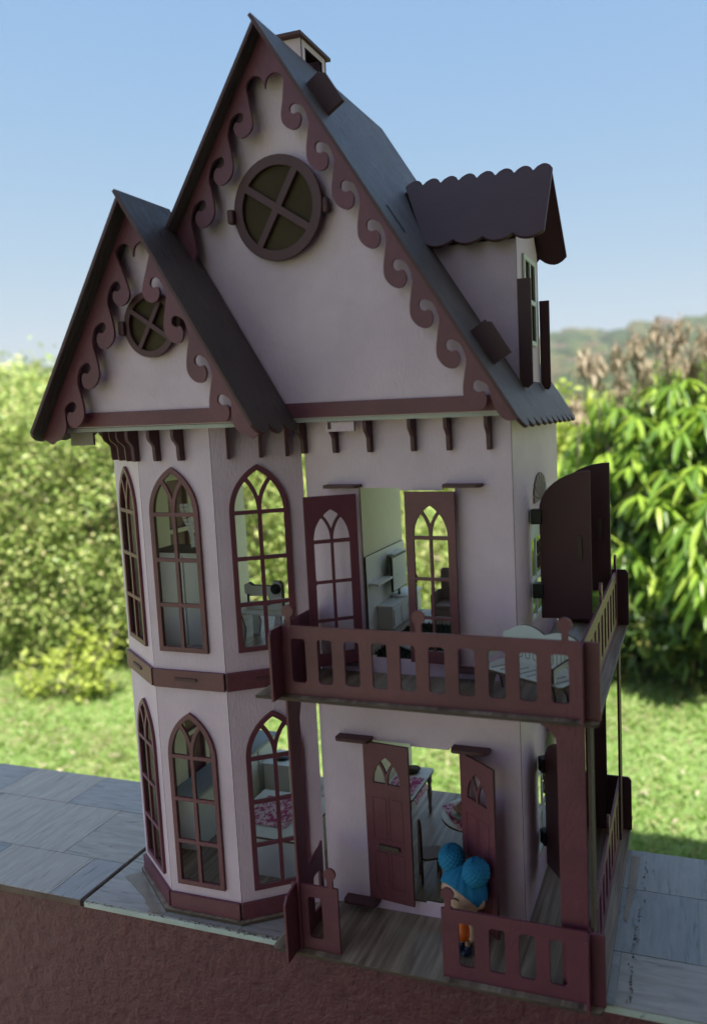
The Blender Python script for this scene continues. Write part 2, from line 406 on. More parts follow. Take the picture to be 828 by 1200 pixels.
def speck(name, pts, n_, spread, label, seed):
    rr = random.Random(seed); V_, F_ = [], []
    for k in range(n_):
        f_ = rr.random()*(len(pts)-1); i = int(f_); t_ = f_-i; x = pts[i][0]*(1-t_)+pts[i+1][0]*t_+rr.gauss(0,spread); y = pts[i][1]*(1-t_)+pts[i+1][1]*t_+rr.gauss(0,spread*1.5); r_ = rr.uniform(.0003,.0012); b0 = len(V_)
        for q in range(6): a = q*math.pi/3+rr.random()*.6; V_.append((x+r_*math.cos(a)*rr.uniform(.6,1.3), y+r_*math.sin(a)*rr.uniform(.8,1.9), -.0044))
        F_.append(tuple(range(b0, b0+6)))
    me_ = bpy.data.meshes.new(name); me_.from_pydata(V_, [], F_); o = link(name, me_, 'soot'); tag(o, label, 'dirt', kind='stuff')
speck('glue_drips', [(.374,.185),(.377,.100),(.372,.040),(.371,-.03),(.373,-.070)], 110, .0014, 'dark glue drips and dirt on the tile right of the porch', 2)
speck('edge_chips', [(-.316,-.0772),(-.10,-.0772),(-.03,-.0772)], 150, .0009, 'dark chips along the front edge of the pale tile', 5)
speck('grout_dirt', [(-.3185,-.076),(-.3185,.06),(-.3185,.2)], 160, .0012, 'dirt in the joint between the two left tiles', 6)
# veranda that shades the ledge (above and behind the camera)
pt = box('bounce_patio', -7, -7, -1.2, -1.302, -.2, -.97, 'bounce_patio'); tag(pt, kind='structure')  # paved ground out of view, added to bounce sunlight from the left
vf = box('veranda_floor', -1.3, -3.6, -1.12, 2.6, -.07, -1.05, 'floor'); tag(vf, kind='structure')
vr = box('veranda_roof', -.10, -2.30, 2.30, 2.9, .42, 2.38, 'ceiling')
tag(vr, 'flat pale veranda roof over the tiled ledge', 'roof')
vp = thing('veranda_post', 'plain pale post at the corner of the veranda', 'post', T(2.5, .1, -.0135))
box('post_shaft', 2.44, .03, -.003, 2.56, .15, 2.30, 'ceiling', vp)
hb_ = box('added_back_wall', .40, -2.55, -1.05, 2.6, -2.303, 2.38, 'unseen_wall'); tag(hb_, 'unseen dark wall added behind the veranda to cut light on the facade', 'wall')  # added out of view; its width sets how much frontal light gets in
hw = box('unseen_side_wall', 1.7, -2.3, -1.05, 1.82, -.2, 2.30, 'unseen_wall'); tag(hw, 'unseen dark wall closing the right side of the veranda to hold back light', 'wall')  # out of view, kept dark to hold back light from the right

# ================================================================== DOLLHOUSE
H = thing('dollhouse', 'tall lilac and maroon gothic dollhouse with two gables standing on the tiled ledge', 'dollhouse')
P = lambda *a, **k: plate(*a, **k)
BV = .0005
FX = lambda x, y, z: frame((x, y, z), (1,0,0), (0,0,1), (0,1,0))      # plate in the facade direction, thickness into the house
FY = lambda x, y, z: frame((x, y, z), (0,1,0), (0,0,1), (-1,0,0))     # plate along depth, thickness towards -X
FZ = lambda z: frame((0, 0, z), (1,0,0), (0,1,0), (0,0,-1))
# floors
o = P('ground_floor', [(-.0284,.292),(-.288,.292),(-.288,-.002),(-.197,-.068),(-.085,-.068),(-.0284,-.031)], [], .004, FZ(0), 'deck', H, 'edge', BV)
o = P('porch_floor', rrect(-.0282,-.0955,.3495,.292,.006), [], .004, FZ(0), 'deck', H, 'edge', BV)
uo = [(-.0282,-.0955),(.3465,-.0955),(.3495,-.0925),(.3495,.2619),(.2505,.2619),(.2505,-.0005),(.0005,-.0005),(-.0282,-.0205)]
P('balcony_floor', uo, [], .004, FZ(Zu), 'deck', H, 'edge', BV)
inn = [(XL+t3,.002),(X1+.001,-b+t3),(X2-.001,-b+t3),(-.0035,.001),(-.0035,.285),(XL+t3,.285)]
P('upper_floor', inn, [], .004, FZ(Zu), 'deck', H, 'edge')
P('upper_floor', rect(.0035,.0035,XR-t3-.0003,.285), [], .004, FZ(Zu-.0002), 'deck', H, 'edge')
P('attic_floor', [(-.0005,Yg),(.2635,Yg),(.2635,.290),(-.0005,.290)], [], .0045, FZ(Zg), 'pale_edge', H)
P('attic_floor', [(-.2865,Ylg),(-.001,Ylg),(-.001,.290),(-.2865,.290)], [], .0045, FZ(Zg-.002), 'pale_edge', H)
ZW = Zg-.0047   # wall top
# facade
dz = [(.066,.020,.1785,.2165), (.0665,.3225,.1835,.5225)]
holes = []
for (x0, z0, x1, z1) in dz:
    holes.append([(x0,z0),(x0+.012,z0),(x0+.012,z0-.0025),(x1-.05,z0-.0025),(x1-.05,z0),(x1,z0),(x1,z1),(x1-.014,z1),(x1-.014,z1-.003),(x0+.05,z1-.003),(x0+.05,z1),(x0,z1)])
P('facade_wall', rect(-.0020,.0003,XR,ZW), holes, t3, FX(0,0,0), 'lilac', H, 'edge')
# right wall with two arched windows
def round_arch(yc, w_, z0, spring, top, n=14):
    out = [(yc-w_/2, z0), (yc+w_/2, z0)]
    for k in range(n+1):
        a = math.pi*k/n; out.append((yc + w_/2*math.cos(a), spring + (top-spring)*math.sin(a)))
    return out
wy, ww = .146, .116
P('side_wall', rect(t3+.0002,.0003,D,ZW), [round_arch(wy, ww, .040, .150, .168), round_arch(wy, ww, .3445, .452, .470)], t3, FY(XR,0,0), 'lilac', H, 'edge')
P('side_wall', rect(.0035,.0003,D,ZW), [rect(.09,.06,.20,.23), rect(.09,.37,.20,.53)], t3, FY(XL+t3,0,0), 'cream', H, 'edge')
P('partition_wall', rect(.0036,.0003,D,ZW), [], t3, FY(.0032,0,0), 'cream', H, 'edge')
# cream linings seen through the doors (inner faces of the outer walls)
# bay: three faces, both storeys each, with windows
WW, RISE = .068, .0555
def face(o0, u, L):
    u = Vector(u).normalized(); n_ = Vector((-u.y, u.x, 0))          # n_ points into the house for left to right u
    return o0, u, n_, L
fB = face(Vector((X1,-b,0)), (1,0,0), X2-X1)
uc = Vector((-.004,-.0027,0)) - Vector((X2,-b,0)); fC = face(Vector((X2,-b,0)), uc, uc.length)
ua = Vector((X1,-b,0)) - Vector((XL,0,0)); fA = face(Vector((XL,0,0)), ua, ua.length)
zsets = [(.034, .2015), (.3325, .4995)]
for (o0, u, n_, L), cx in ((fA, None), (fB, .0470), (fC, .0500)):
    if cx is None: cx = L-.052
    hs = []
    for z0, sp in zsets: hs.append([(x+cx, z) for x, z in arch_outline(WW, z0, sp, RISE, .0045)])
    M = frame(o0, u, (0,0,1), n_)
    P('bay_wall', rect(.0003,.0003,L-.0003,ZW-.002), hs, t3, M, 'lilac', H, 'edge')
    for z0, sp in zsets:
        hb = [z0+.0575, z0+.112, z0+.1665]
        out = [(x+cx, z) for x, z in arch_outline(WW, z0, sp, RISE, 0)]
        gh = [[(x+cx, z) for x, z in h] for h in gothic_holes(WW, z0, sp, RISE, .0062, .0048, hb)]
        P('arched_window', out, gh, .0035, frame(o0 - n_*.0036, u, (0,0,1), n_), 'maroon', H, None, BV)
    # bands
    e = L if cx != .05 else .0725
    P('floor_band', rect(.0006,.2875,e-.0006,.3095), [], .004, frame(o0-n_*.0042, u, (0,0,1), n_), 'maroon', H, None, BV)
    P('base_band', rect(.0006,.0003,e-.0006,.0205), [], .004, frame(o0-n_*.0042, u, (0,0,1), n_), 'maroon', H, None, BV)
    # tab slots
    P('slot_tab', rect(L*.32,.2975,L*.62,.3010), [], .003, frame(o0-n_*.0055, u, (0,0,1), n_), 'dark_maroon', H)
# corner posts hide nothing; raw seams between the bay faces
# corbels
prof = [(0,0),(.0175,0),(.0180,-.003),(.0180,-.009),(.0165,-.013),(.0125,-.0165),(.0095,-.0205),(.0090,-.034),(.0080,-.0375),(0,-.0375)]
cm = plate_mesh('corbel', prof, [], .0042)
def corbel(p, out, side):
    o_ = bpy.data.objects.new('corbel', cm); col.objects.link(o_)
    if not cm.materials: cm.materials.append(MT['dark_maroon'])
    place(o_, frame(Vector(p), out, (0,0,1), Vector(out).cross(Vector((0,0,1)))), H)
for x in (.0005,.0415,.0850,.1385,.1805,.2265): corbel((x+.0042-.002,-.0002,ZW+.001), (0,-1,0), 1)
for fc, ss in ((fA, (.030,.062,.094)), (fB, (.0035,.0335,.0665)), (fC, (.022,.058,.088))):
    o0, u, n_, L = fc
    for s_ in ss: corbel(o0 + u*s_ - n_*.0002 + Vector((0,0,ZW-.001)), -n_, 1)
P('tab_plate', rect(.037,.5895,.0725,Zg-.0052), [], t3, FX(0,-.018,0), 'lilac', H, 'edge')
P('tab_plate', rect(-.275,.5835,-.2420,Zg-.0072), [], t3, FX(0,-.073,0), 'taupe', H, 'edge')
# gable walls
gz = Zg+.0001
def tri(xa, za, sx, sz, base):
    za2 = za - .0082; hw_ = (za2-base)*(-sx/sz); return [(xa-hw_, base), (xa+hw_, base), (xa, za2)]
P('gable_wall', tri(Xa, Za, SX, SZ, gz), [], t3, FX(0,Yg,0), 'lilac', H, 'edge')
P('gable_wall', tri(Xla, Zla, LX, LZ, gz-.0015), [], t3, FX(0,Ylg,0), 'lilac', H, 'edge')
P('gable_wall', tri(Xa, Za, SX, SZ, gz), [], t3, FX(0,.283,0), 'lilac', H, 'edge')
P('gable_band', [(-.262,gz+.001),(.2630,gz+.001),(.2530,.6235),(-.252,.6235)], [], t3, FX(0,Yg-.0032,0), 'maroon', H, None, BV)
P('gable_band', [(-.2860,gz-.0005),(-.0026,gz-.0005),(-.0130,.6215),(-.2756,.6215)], [], t3, FX(0,Ylg-.0032,0), 'maroon', H, None, BV)
# bargeboards with scroll work
REL = [(.0093,-.0040),(.0248,-.0004),(.0367,.0100),(.0463,.0183),(.0560,.0237),(.0665,.0233),(.0745,.0185),(.0765,.0110),(.0705,.0040),(.0625,.0030),(.0600,.0080),(.0546,.0106),(.0500,.0083),(.0483,.0045)]
def barge(xa, za, sx, sz, L, crests, nb, end, per, Y, n0, cut=None, par_=H):
    inner = []
    pts = []
    k_ = per/.0517
    # apex: half of the heart shaped cusp
    c0 = crests[0]-per*.84
    apx = (nb+.0125)
    start = [((nb+.012)*abs(sx/sz)*1.0 if False else c0+.0215, nb+.0215)]
    P0 = [(c0, nb+.0005)]
    loop = []
    for c in crests:
        loop.append((c, nb))
    pts.append((c0, nb-.0005))
    # first: from cusp crest down to the first hook
    first = True
    allc = [c0] + list(crests)
    path = []
    for i, c in enumerate(allc[:-1]):
        nxt = allc[i+1]; kk = (nxt-c)/.0512
        path.append((c, nb if i else n0))
        for (ds, dn) in REL: path.append((c+ds*kk if ds <= .0512 else c + ds*kk, nb+dn))
    path.append((allc[-1], nb))
    path = [(p_[0], p_[1] - (nb-n0)*max(0, 1-(p_[0]-c0)/per)) if p_[0] < c0+per and k_ix else p_ for k_ix, p_ in enumerate(path)][3:]
    path = path + end
    sm = catmull(path, 4)
    # apex start: symmetrical cusp on the centre line, slope frame s down, n inward
    nvec = (sz, -sx)     # inward normal for right slope in (x,z): (-.844,-.536)
    def xz(s, n): return (xa + s*sx + n*sz, za + s*sz + n*(-sx))
    inner = [xz(s, n) for s, n in sm]
    # cusp pieces (left part of the crest lobe), centre line point
    lobe = []; r_ = .0112; zt0 = xz(c0, n0)[1]
    cxx, czz = xa+.0122, zt0-.0112
    for k in range(10):
        a = R(172 - 165*k/9); lobe.append((cxx + r_*math.cos(a), czz + r_*math.sin(a)))
    cusp = (xa, czz-.0040)
    right = [cusp] + lobe + inner[1:]
    oe = xz(L-.004, .0046); oa = (xa, za - .0046/abs(sx)*1.0)
    right_poly_outer = [oe, oa]
    lsrc = right[1:]; oel = (2*xa-oe[0], oe[1])
    if cut:
        keep_n = len(lobe) + sum(1 for q in sm if q[0] < cut) ; lsrc = lsrc[:keep_n]; q = xz(cut+.010, .0046); oel = (2*xa-q[0], q[1])
    left = [(2*xa-x, z) for x, z in reversed(lsrc)]
    poly = [oa, oel] + left + right + [oe]
    # clean tiny segments
    out = []
    for p in poly:
        if not out or math.hypot(p[0]-out[-1][0], p[1]-out[-1][1]) > 2e-4: out.append(p)
    return P('bargeboard', out, [], t3, FX(0,Y,0), 'maroon', par_, None, 0)
barge(Xa, Za, SX, SZ, SL, [.0934+.0517*k for k in range(8)], .0162,
      [(.4647,.0122),(.4790,.0165),(.4935,.0190),(.5024,.0172),(.5077,.0129),(.5105,.0060)], .0517, Yfa, .0185, .2500)
barge(Xla, Zla, LX, LZ, LL, [.0897,.1393,.1898,.2400], .0220,
      [(.2490,.0182),(.2580,.0225),(.2676,.0284),(.2773,.0300),(.2871,.0260),(.2925,.0215),(.2975,.0190)], .0503, Ylf, .0140)
# round windows in the gables
def ringwin(cx, cz, r, Y, rot, tilt):
    n_ = 40; outer = [(r*math.cos(2*math.pi*k/n_), r*math.sin(2*math.pi*k/n_)) for k in range(n_)]
    ri = r*.80; hb = r*.075; hs = []
    for q in range(4):
        pts = []; a0 = math.asin(hb/ri)
        for k in range(9): a = q*math.pi/2 + a0 + (math.pi/2-2*a0)*k/8; pts.append((ri*math.cos(a), ri*math.sin(a)))
        c_ = q*math.pi/2 + math.pi/4; pts.append((hb*1.414*math.cos(c_), hb*1.414*math.sin(c_))); hs.append(pts)
    M = T(cx, Y, cz) @ Matrix.Rotation(R(tilt), 4, 'Z') @ Matrix.Rotation(R(rot), 4, 'Y') @ frame((0,0,0), (1,0,0), (0,0,1), (0,1,0))
    wdw = P('round_window', outer, hs, .0042, M, 'dark_maroon', H, None, BV)
    M2 = M @ T(0,0,.0045)
    pn = [(r*.9*math.cos(2*math.pi*k/n_), r*.9*math.sin(2*math.pi*k/n_)) for k in range(n_)]
    plate('pane', pn, [], .0012, M @ T(0,0,.0030) if False else M @ Matrix.Translation((0,0,.0050)), 'olive', wdw)
    for sgn in (-1, 1):
        hM = T(cx + sgn*r*1.03, Y+.001, cz - r*.06)
        box('hinge', -.004, -.003, -.008, .004, .006, .008, 'dark_maroon', wdw, .002, hM)
ringwin(-.0010, .8400, .0575, -.0330, 33, -4)
ringwin(-.1370, .7165, .0365, -.0890, 33, -4)
# ---- roof slabs
def slab(xa, za, sx, sz, L, y0, y1, s0, side, par_=H, scallop=True, t=.0042):
    # plate coordinates: (y, s)
    out = [(y0, s0), (y1, s0)]
    if scallop:
        n_ = max(1, round((y1-y0)/.0355)); pw = (y1-y0)/n_; pts = []
        for k in range(n_):
            for j in range(9):
                q = j/8; yy = y1 - (k+q)*pw; pts.append((yy, L - .011 + .011*math.sin(math.pi*min(max(q,0),1))**.6))
        out += pts
    else: out += [(y1, L), (y0, L)]
    o2 = []
    for p in out:
        if not o2 or abs(p[0]-o2[-1][0])+abs(p[1]-o2[-1][1]) > 1e-5: o2.append(p)
    u = Vector((0,1,0)); v = Vector((sx*side, 0, sz)); n_ = Vector((sz*side, 0, -sx)).normalized()   # n_ inward/down
    if n_.z > 0: n_ = -n_
    return P('roof_slab', o2, [], t, frame((xa, 0, za), u, v, n_), 'roof', par_, 'dark_maroon', BV)
slab(Xa, Za, SX, SZ, SL, Ys, Yb, -.0055, 1)
slab(Xa, Za, SX, SZ, .2600, Ys, Yb, .0050, -1, scallop=False)
slab(Xla, Zla, LX, LZ, LL, Yls, Yb, .0050, -1)
slab(Xla, Zla, LX, LZ, LL, Yls, Yg-.0035, -.0055, 1)
# wall tabs that poke through the right slope
def roof_pt(s, y, lift=0): return Vector((Xa + s*SX + lift*.844, y, Za + s*SZ + lift*.536))
for s0_, s1_ in ((.066, .110), (.400, .445)):
    a_, c_ = roof_pt(s0_, -.012), roof_pt(s1_, -.012)
    P('roof_tab', [(0,-.001),(s1_-s0_,-.001),(s1_-s0_,.0235),(.006,.0235),(.003,.019),(0,.019)], [], .0055, frame(a_, (SX,0,SZ), (.844,0,.536), (0,1,0)), 'dark_maroon', H, None, BV)
P('roof_tab', rect(0,-.001,.036,.0012), [], .003, frame(roof_pt(.236,-.018), (SX,0,SZ), (.844,0,.536), (0,1,0)), 'black', H)
# ---- chimney
ch = P('chimney', rect(-.066,.985,-.0075,1.061), [], .0025, FX(0,.058,0), 'lilac', H, 'edge', BV)
P('chimney_side', [(.0607,.99),(.121,.99),(.121,1.061),(.0607,1.061)], [rect(.068,1.036,.113,1.054)], .0025, FY(-.0075,0,0), 'lilac', ch, 'edge')
P('chimney_side', [(.0607,.95),(.121,.95),(.121,1.061),(.0607,1.061)], [], .0025, FY(-.0635,0,0), 'lilac', ch, 'edge')
P('chimney_side', rect(-.066,.985,-.0075,1.061), [], .0025, FX(0,.1215,0), 'lilac', ch, 'edge')
P('chimney_cap', rect(-.0725,.0500,-.0030,.1300), [], .0042, FZ(1.0655), 'dark_maroon', ch, None, BV)
# ---- dormer
Yd0, Yd1, Ydr, Xdf = .0735, .2005, .1370, .2450
slx = lambda z: Xa + (Za - z)*(-SX/SZ)
dw = P('dormer', [(slx(.803)-.004,.803),(Xdf,.803),(Xdf,slx and Za-(Xdf-Xa)*(-SZ/SX)-.004),(slx(.803)-.004,.800)], [], t3, FX(0,Yd0,0), 'lilac', H, 'edge')
P('dormer_wall', [(slx(.803)-.004,.803),(Xdf,.803),(Xdf,Za-(Xdf-Xa)*(-SZ/SX)-.004),(slx(.803)-.004,.800)], [], t3, FX(0,Yd1-t3,0), 'lilac', dw, 'edge')
zb = Za-(Xdf-Xa)*(-SZ/SX)-.002
P('dormer_wall', [(Yd0+t3+.0002,zb),(Yd1-t3-.0002,zb),(Yd1-t3-.0002,.806),(Ydr,.8815),(Yd0+t3+.0002,.806)], [rect(.108,.690,.168,.788)], t3, FY(Xdf,0,0), 'lilac', dw, 'edge')
dwin = P('dormer_window', rect(.104,.686,.172,.792), [rect(.110,.692,.1355,.736), rect(.1405,.692,.166,.736), rect(.110,.742,.1355,.786), rect(.1405,.742,.166,.786)], .003, FY(Xdf+.0032,0,0), 'white', dw, None, BV)
P('pane', rect(.1075,.6895,.1685,.7885), [], .0008, FY(Xdf-.0005,0,0), 'olive', dwin)
for yy, za_ in ((.0765,.757),(.1985,.748)):
    x0_ = Xdf+.0008; x1_ = Xdf+(.0165 if yy < .1 else .0140)
    P('dormer_shutter', [(x0_,zb+.002),(x0_+.005,zb-.007),(x0_+.010,zb-.008),(x1_,zb-.003),(x1_,za_),(x0_,za_)], [], t3, FX(0,yy-.0015-.004*(yy<.1)+.004*(yy>.1),0), 'dark_maroon', dw, 'edge', BV)
def dormer_slab(sgn):
    ye = Ydr - sgn*.0855; dy, dz_ = (ye-Ydr), -.0935; L = math.hypot(dy, dz_)
    # plate coordinates (x, s): ridge scallops at s<0, eave scallops at s=L
    xr0, xr1 = .088, .2785; xe0, xe1 = .139, .2815; pts = []
    n_ = 8; pw = (xr1-xr0)/n_
    if sgn > 0:
        for k in range(n_):
            for j in range(7): q = j/6; pts.append((xr0+(k+q)*pw, -.004-.0125*math.sin(math.pi*q)**.75))
    else: pts += [(xr0, .004), (xr1, .004)]
    m_ = 4; pe = (xe1-xe0)/m_; ee = []
    for k in range(m_):
        for j in range(7): q = j/6; ee.append((xe1-(k+q)*pe, L-.008+.010*math.sin(math.pi*q)**.8))
    pts += ee; o2 = []
    for p in pts:
        if not o2 or abs(p[0]-o2[-1][0])+abs(p[1]-o2[-1][1]) > 1e-5: o2.append(p)
    u = Vector((1,0,0)); v = Vector((0,dy,dz_)).normalized(); n_v = u.cross(v)
    if n_v.z > 0: n_v = -n_v
    P('dormer_roof', o2, [], .0036, frame((0, Ydr, .8935), u, v, n_v), 'dark_maroon', dw, None, BV)
dormer_slab(1); dormer_slab(-1)
# ---- doors and their pivots
DW, DH = .0605, .1985
def glazed_holes():
    return [[(x+DW/2, z) for x, z in h] for h in gothic_holes(.0440, .0130, .1480, .0365, .0016, .0034, [.0535,.0985,.1455])]
def arched_holes():
    hs = gothic_holes(.0385, .1400, .1490, .0345, .0012, .0034, [.1470]); hs = hs[-3:]
    return [[(x+DW/2, z) for x, z in h] for h in hs]
def door(pivot, ang, z0, flip, kind):
    """pivot on (x,y), door runs from the pivot along direction ang"""
    u = Vector((math.cos(R(ang)), math.sin(R(ang)), 0)); n_ = Vector((-u.y, u.x, 0))
    M = frame((pivot[0], pivot[1], z0), u, (0,0,1), n_)
    hs = glazed_holes() if kind == 'glazed' else arched_holes()
    d_ = P('balcony_door' if kind == 'glazed' else 'front_door', rect(0,0,DW,DH), hs, .0034, M, 'maroon', H, 'dark_maroon', .0003)
    return d_, M
d1, M1 = door((.0655,-.0085), 180+35, .3185, 1, 'glazed')
d2, M2 = door((.1865,-.0085), 180-2, .3205, 1, 'glazed')
d3, M3 = door((.0575,-.0075), -6, .0185, 1, 'panel')
d4, M4 = door((.1795,-.0085), -36, .0185, 1, 'panel')
sh = rrect(0,-.016,.0445,-.0004,.0055,4,(1,1,0,0))
shm = plate_mesh('door_pivot', sh, [], .0036)
for x in (.0240,.1705):
    for z in (.2215,.0135,.5272,.3165):
        o_ = bpy.data.objects.new('door_pivot', shm); col.objects.link(o_)
        if not shm.materials: shm.materials.append(MT['dark_maroon'])
        place(o_, frame((x+(.002 if z>.3 else 0),0,z), (1,0,0), (0,1,0), (0,0,-1)) @ Matrix.Identity(4), H)
# letter slots, handles and scored panels on the lower doors
for dd, MM in ((d3, M3), (d4, M4)):
    for (x0_, z0_, x1_, z1_) in ((.010,.078,.0285,.1310),(.032,.078,.0505,.1310),(.010,.016,.0285,.062),(.032,.016,.0505,.062)):
        fr_ = plate('door_panel', rect(x0_,z0_,x1_,z1_), [rect(x0_+.0009,z0_+.0009,x1_-.0009,z1_-.0009)], .0004, MM @ T(0,0,-.0005), 'maroon', dd)
plate('letter_slot', rrect(.016,.0665,.0455,.0725,.0025), [], .003, M3 @ T(0,0,-.0034), 'edge', d3, None, BV)
for dd, MM in ((d1, M1), (d2, M2)):
    kn = [(.0535+.0042*math.cos(a/12*2*math.pi), .0985+.0058*math.sin(a/12*2*math.pi)) for a in range(12)]
    plate('door_knob', kn, [], .0042, MM @ T(0,0,-.0020), 'dark_maroon', dd, None, BV)
# ---- side windows: lattice, sunburst and shutters
for zo in (0, .3035):
    fr_ = P('side_window', round_arch(wy, ww-.001, .041+zo, .150+zo-.001, .168+zo-.002), [rect(.0925,.046+zo,.118,.090+zo), rect(.122,.046+zo,.170,.090+zo), rect(.174,.046+zo,.1995,.090+zo),
        rect(.0925,.095+zo,.118,.143+zo), rect(.122,.095+zo,.170,.143+zo), rect(.174,.095+zo,.1995,.143+zo)], .0026, FY(XR-.0002,0,0), 'white', H, None)
    # little wrought ornament in the middle light
    def orn(bm_):
        for q in range(4):
            cy, cz = wy-.006+.012*(q%2), .1085+zo+.018*(q//2)
            tube_into(bm_, [(XR-.002, cy+.006*math.cos(2*math.pi*k/10), cz+.008*math.sin(2*math.pi*k/10)) for k in range(11)], .0012, 5)
    mesh_from('grille', orn, 'dark_maroon', fr_)
    if zo:
        seg = []; N_ = 9
        for k in range(N_):
            a0 = R(200 - 220*k/N_); a1 = R(200 - 220*(k+.86)/N_)
            pts = [(wy, .4915), ]
            for a in (a0, (a0+a1)/2, a1): pts.append((wy + .0385*math.cos(a)*(1 if True else 1), .4975 + .0285*max(math.sin(a),-.25)))
            plate('sunburst_ray', pts, [], .002, FY(XR+.0024,0,0), 'taupe', fr_)
def shutter(p0, p1, z0, zs_, zt, name='shutter'):
    p0 = Vector((*p0,0)); p1 = Vector((*p1,0)); u = (p1-p0); L = u.length; u.normalize(); n_ = Vector((-u.y, u.x, 0))
    out = [(0,z0),(L,z0),(L,zt)]
    for k in range(1, 11): a = math.pi/2*k/10; out.append((L - L*math.sin(a), zs_ + (zt-zs_)*math.cos(a)))
    M = frame(p0, u, (0,0,1), n_)
    s_ = P(name, out, [], .0034, M, 'dark_maroon', H, None, BV)
    plate('shutter_handle', rrect(L-.016, (z0+zt)/2-.016, L-.011, (z0+zt)/2+.012, .002), [], .003, M @ T(0,0,-.0028), 'edge', s_)
    for zz in (z0+.035, zs_-.006):
        box('hinge', -.010, -.004, zz-.010, .003, .0075, zz+.008, 'black', s_, .001, frame(p0, u, n_, (0,0,1)))
shutter((.2620,.0830), (.3225,.0880), .3535, .4850, .5320)
shutter((.2630,.2060), (.3330,.2030), .3600, .4850, .5330)
shutter((.2600,.0830), (.2985,.0330), .0370, .1730, .2120)
shutter((.2600,.2060), (.2890,.1450), .0370, .1730, .2120)
# ---- railings
HC = [.0245+.032*i for i in range(10)]
def knob(x, base, r=.0073): 
    out = [(x+.0033, base), (x+.0033, base+.0095)]
    for k in range(13): a = R(-62+304*k/12); out.append((x+r*math.cos(a), base+.0160+r*math.sin(a)))
    out += [(x-.0033, base+.0095), (x-.0033, base)]; return out
def rail(x0, x1, z0, holes_c, knobs, M, chop=(0,0), hh=.0787, mat='maroon', hw_=.0087):
    top = z0+hh; out = [(x0,z0+.0002),(x1,z0+.0002)]
    ca, cb = chop
    out += [(x1,top)] if not cb else [(x1,top-cb),(x1-cb*.6,top-cb*.15),(x1-cb,top)]
    for kx in sorted(knobs, reverse=True): out += knob(kx, top)
    out += [(x0,top)] if not ca else [(x0+ca,top),(x0+ca*.6-.001,top-ca*.15),(x0,top-ca)]
    hs = [rrect(c-hw_, z0+.0150, c+hw_, z0+.0645, .0035) for c in holes_c]
    return P('railing', out, hs, t3, M, mat, H, None, .0004)
FXr = FX(0,-.0876,0)
rail(-.0026, .3515, Zu, HC, (.0135,.166,.318), FXr)
rail(-.0026, .0555, 0, (.0265,), (.0465,), FXr)
rail(.1780, .3515, 0, (.2055,.239,.2715,.3035), (.1855,.318) if False else (.1855,), FXr)
ys = [-.0655+.032*i for i in range(10)]
for z0, kn in ((Zu, (.067,.237)), (0, (.1005,))):
    rail(-.1020, .2600, z0, ys, kn, FY(.3366,0,0), (0,.0))
    rail(.2530, .3515, z0, (.2755,.3075), (), FX(0,.2495,0), (0,.005), mat='dark_maroon')
rail(-.1120, -.0035, Zu, (), (), FY(.0055,0,0), (.006,.008), mat='maroon')
P('railing', [(-.1150,.0002),(-.0250,.0002),(-.0250,.0940),(-.031,.0900),(-.1090,.0770),(-.1150,.0690)], [rrect(-.080,.017,-.062,.062,.003), rrect(-.050,.017,-.034,.062,.003)], t3, FY(.0055,0,0), 'maroon', H, None, BV)
# ---- columns
def colplate(pts, M, mat='maroon'): return P('column', pts, [], t3, M, mat, H, None, BV)
zt_ = Zu-.0045
colplate([(.3060,.0003),(.3345,.0003),(.3345,zt_),(.2830,zt_),(.2880,zt_-.006),(.2990,zt_-.013),(.3050,zt_-.022),(.3060,zt_-.032)], FX(0,-.0790,0))
colplate([(-.0790,.0003),(-.0520,.0003),(-.0520,zt_-.02),(-.0450,zt_-.008),(-.036,zt_),(-.0790,zt_)], FY(.3392+.0005,0,0), 'edge')
colplate([(.2880,.0003),(.3180,.0003),(.3180,zt_),(.2640,zt_),(.2700,zt_-.008),(.2830,zt_-.018),(.2880,zt_-.036)], FX(0,.2450,0), 'dark_maroon')
colplate([(.2200,.0003),(.2470,.0003),(.2470,zt_),(.2200,zt_)], FY(.3396,0,0), 'dark_maroon')
colplate([(-.0905,.0003),(-.0660,.0003),(-.0660,zt_-.030),(-.0610,zt_-.014),(-.0500,zt_-.010),(-.0450,zt_),(-.0905,zt_)], FY(.0092,0,0))

# ================================================================== FURNITURE
# --- bench on the balcony
bdir = Vector((.0900,-.0430,0)).normalized(); bn = Vector((-bdir.y, bdir.x, 0))
BM = frame((.2350,-.0135,Zu), bdir, bn, (0,0,1))
bench = thing('bench', 'white garden bench with slatted seat behind the balcony railing', 'bench', BM)
def bplate(name, pts, hs, t, o_, u, v, n_, par_, mat='white', edge='edge'):
    return plate(name, pts, hs, t, BM @ frame(o_, u, v, n_), mat, par_, edge)
sl = [rrect(.006+.0088*k, .007, .0105+.0088*k, .029, .002, 2) for k in range(10)]
bplate('seat', rrect(-.004,-.032,.102,.006,.006), [], .003, (0,0,.030), (1,0,0), (0,1,0), (0,0,-1), bench)
for k in range(8):
    x_ = .007+.0118*k
    pts = [(x_,-.026),(x_+.0012,-.026),(x_+.0092,-.002),(x_+.0080,-.002)]
    bplate('slat_line', pts, [], .0003, (0,0,.0303), (1,0,0), (0,1,0), (0,0,-1), bench, 'black', None)
bt = [(-.002,.030),(.100,.030),(.100,.060)]
for k in range(1, 20):
    q = k/20; bt.append((.100-.102*q, .061+.0085*abs(math.sin(2*math.pi*q*1.0+.4))**.8+.004*math.sin(math.pi*q)))
bt.append((-.002,.060))
bplate('backrest', bt, [], .003, (0,.006,0), (1,0,0), (0,0,1), (0,1,0), bench)
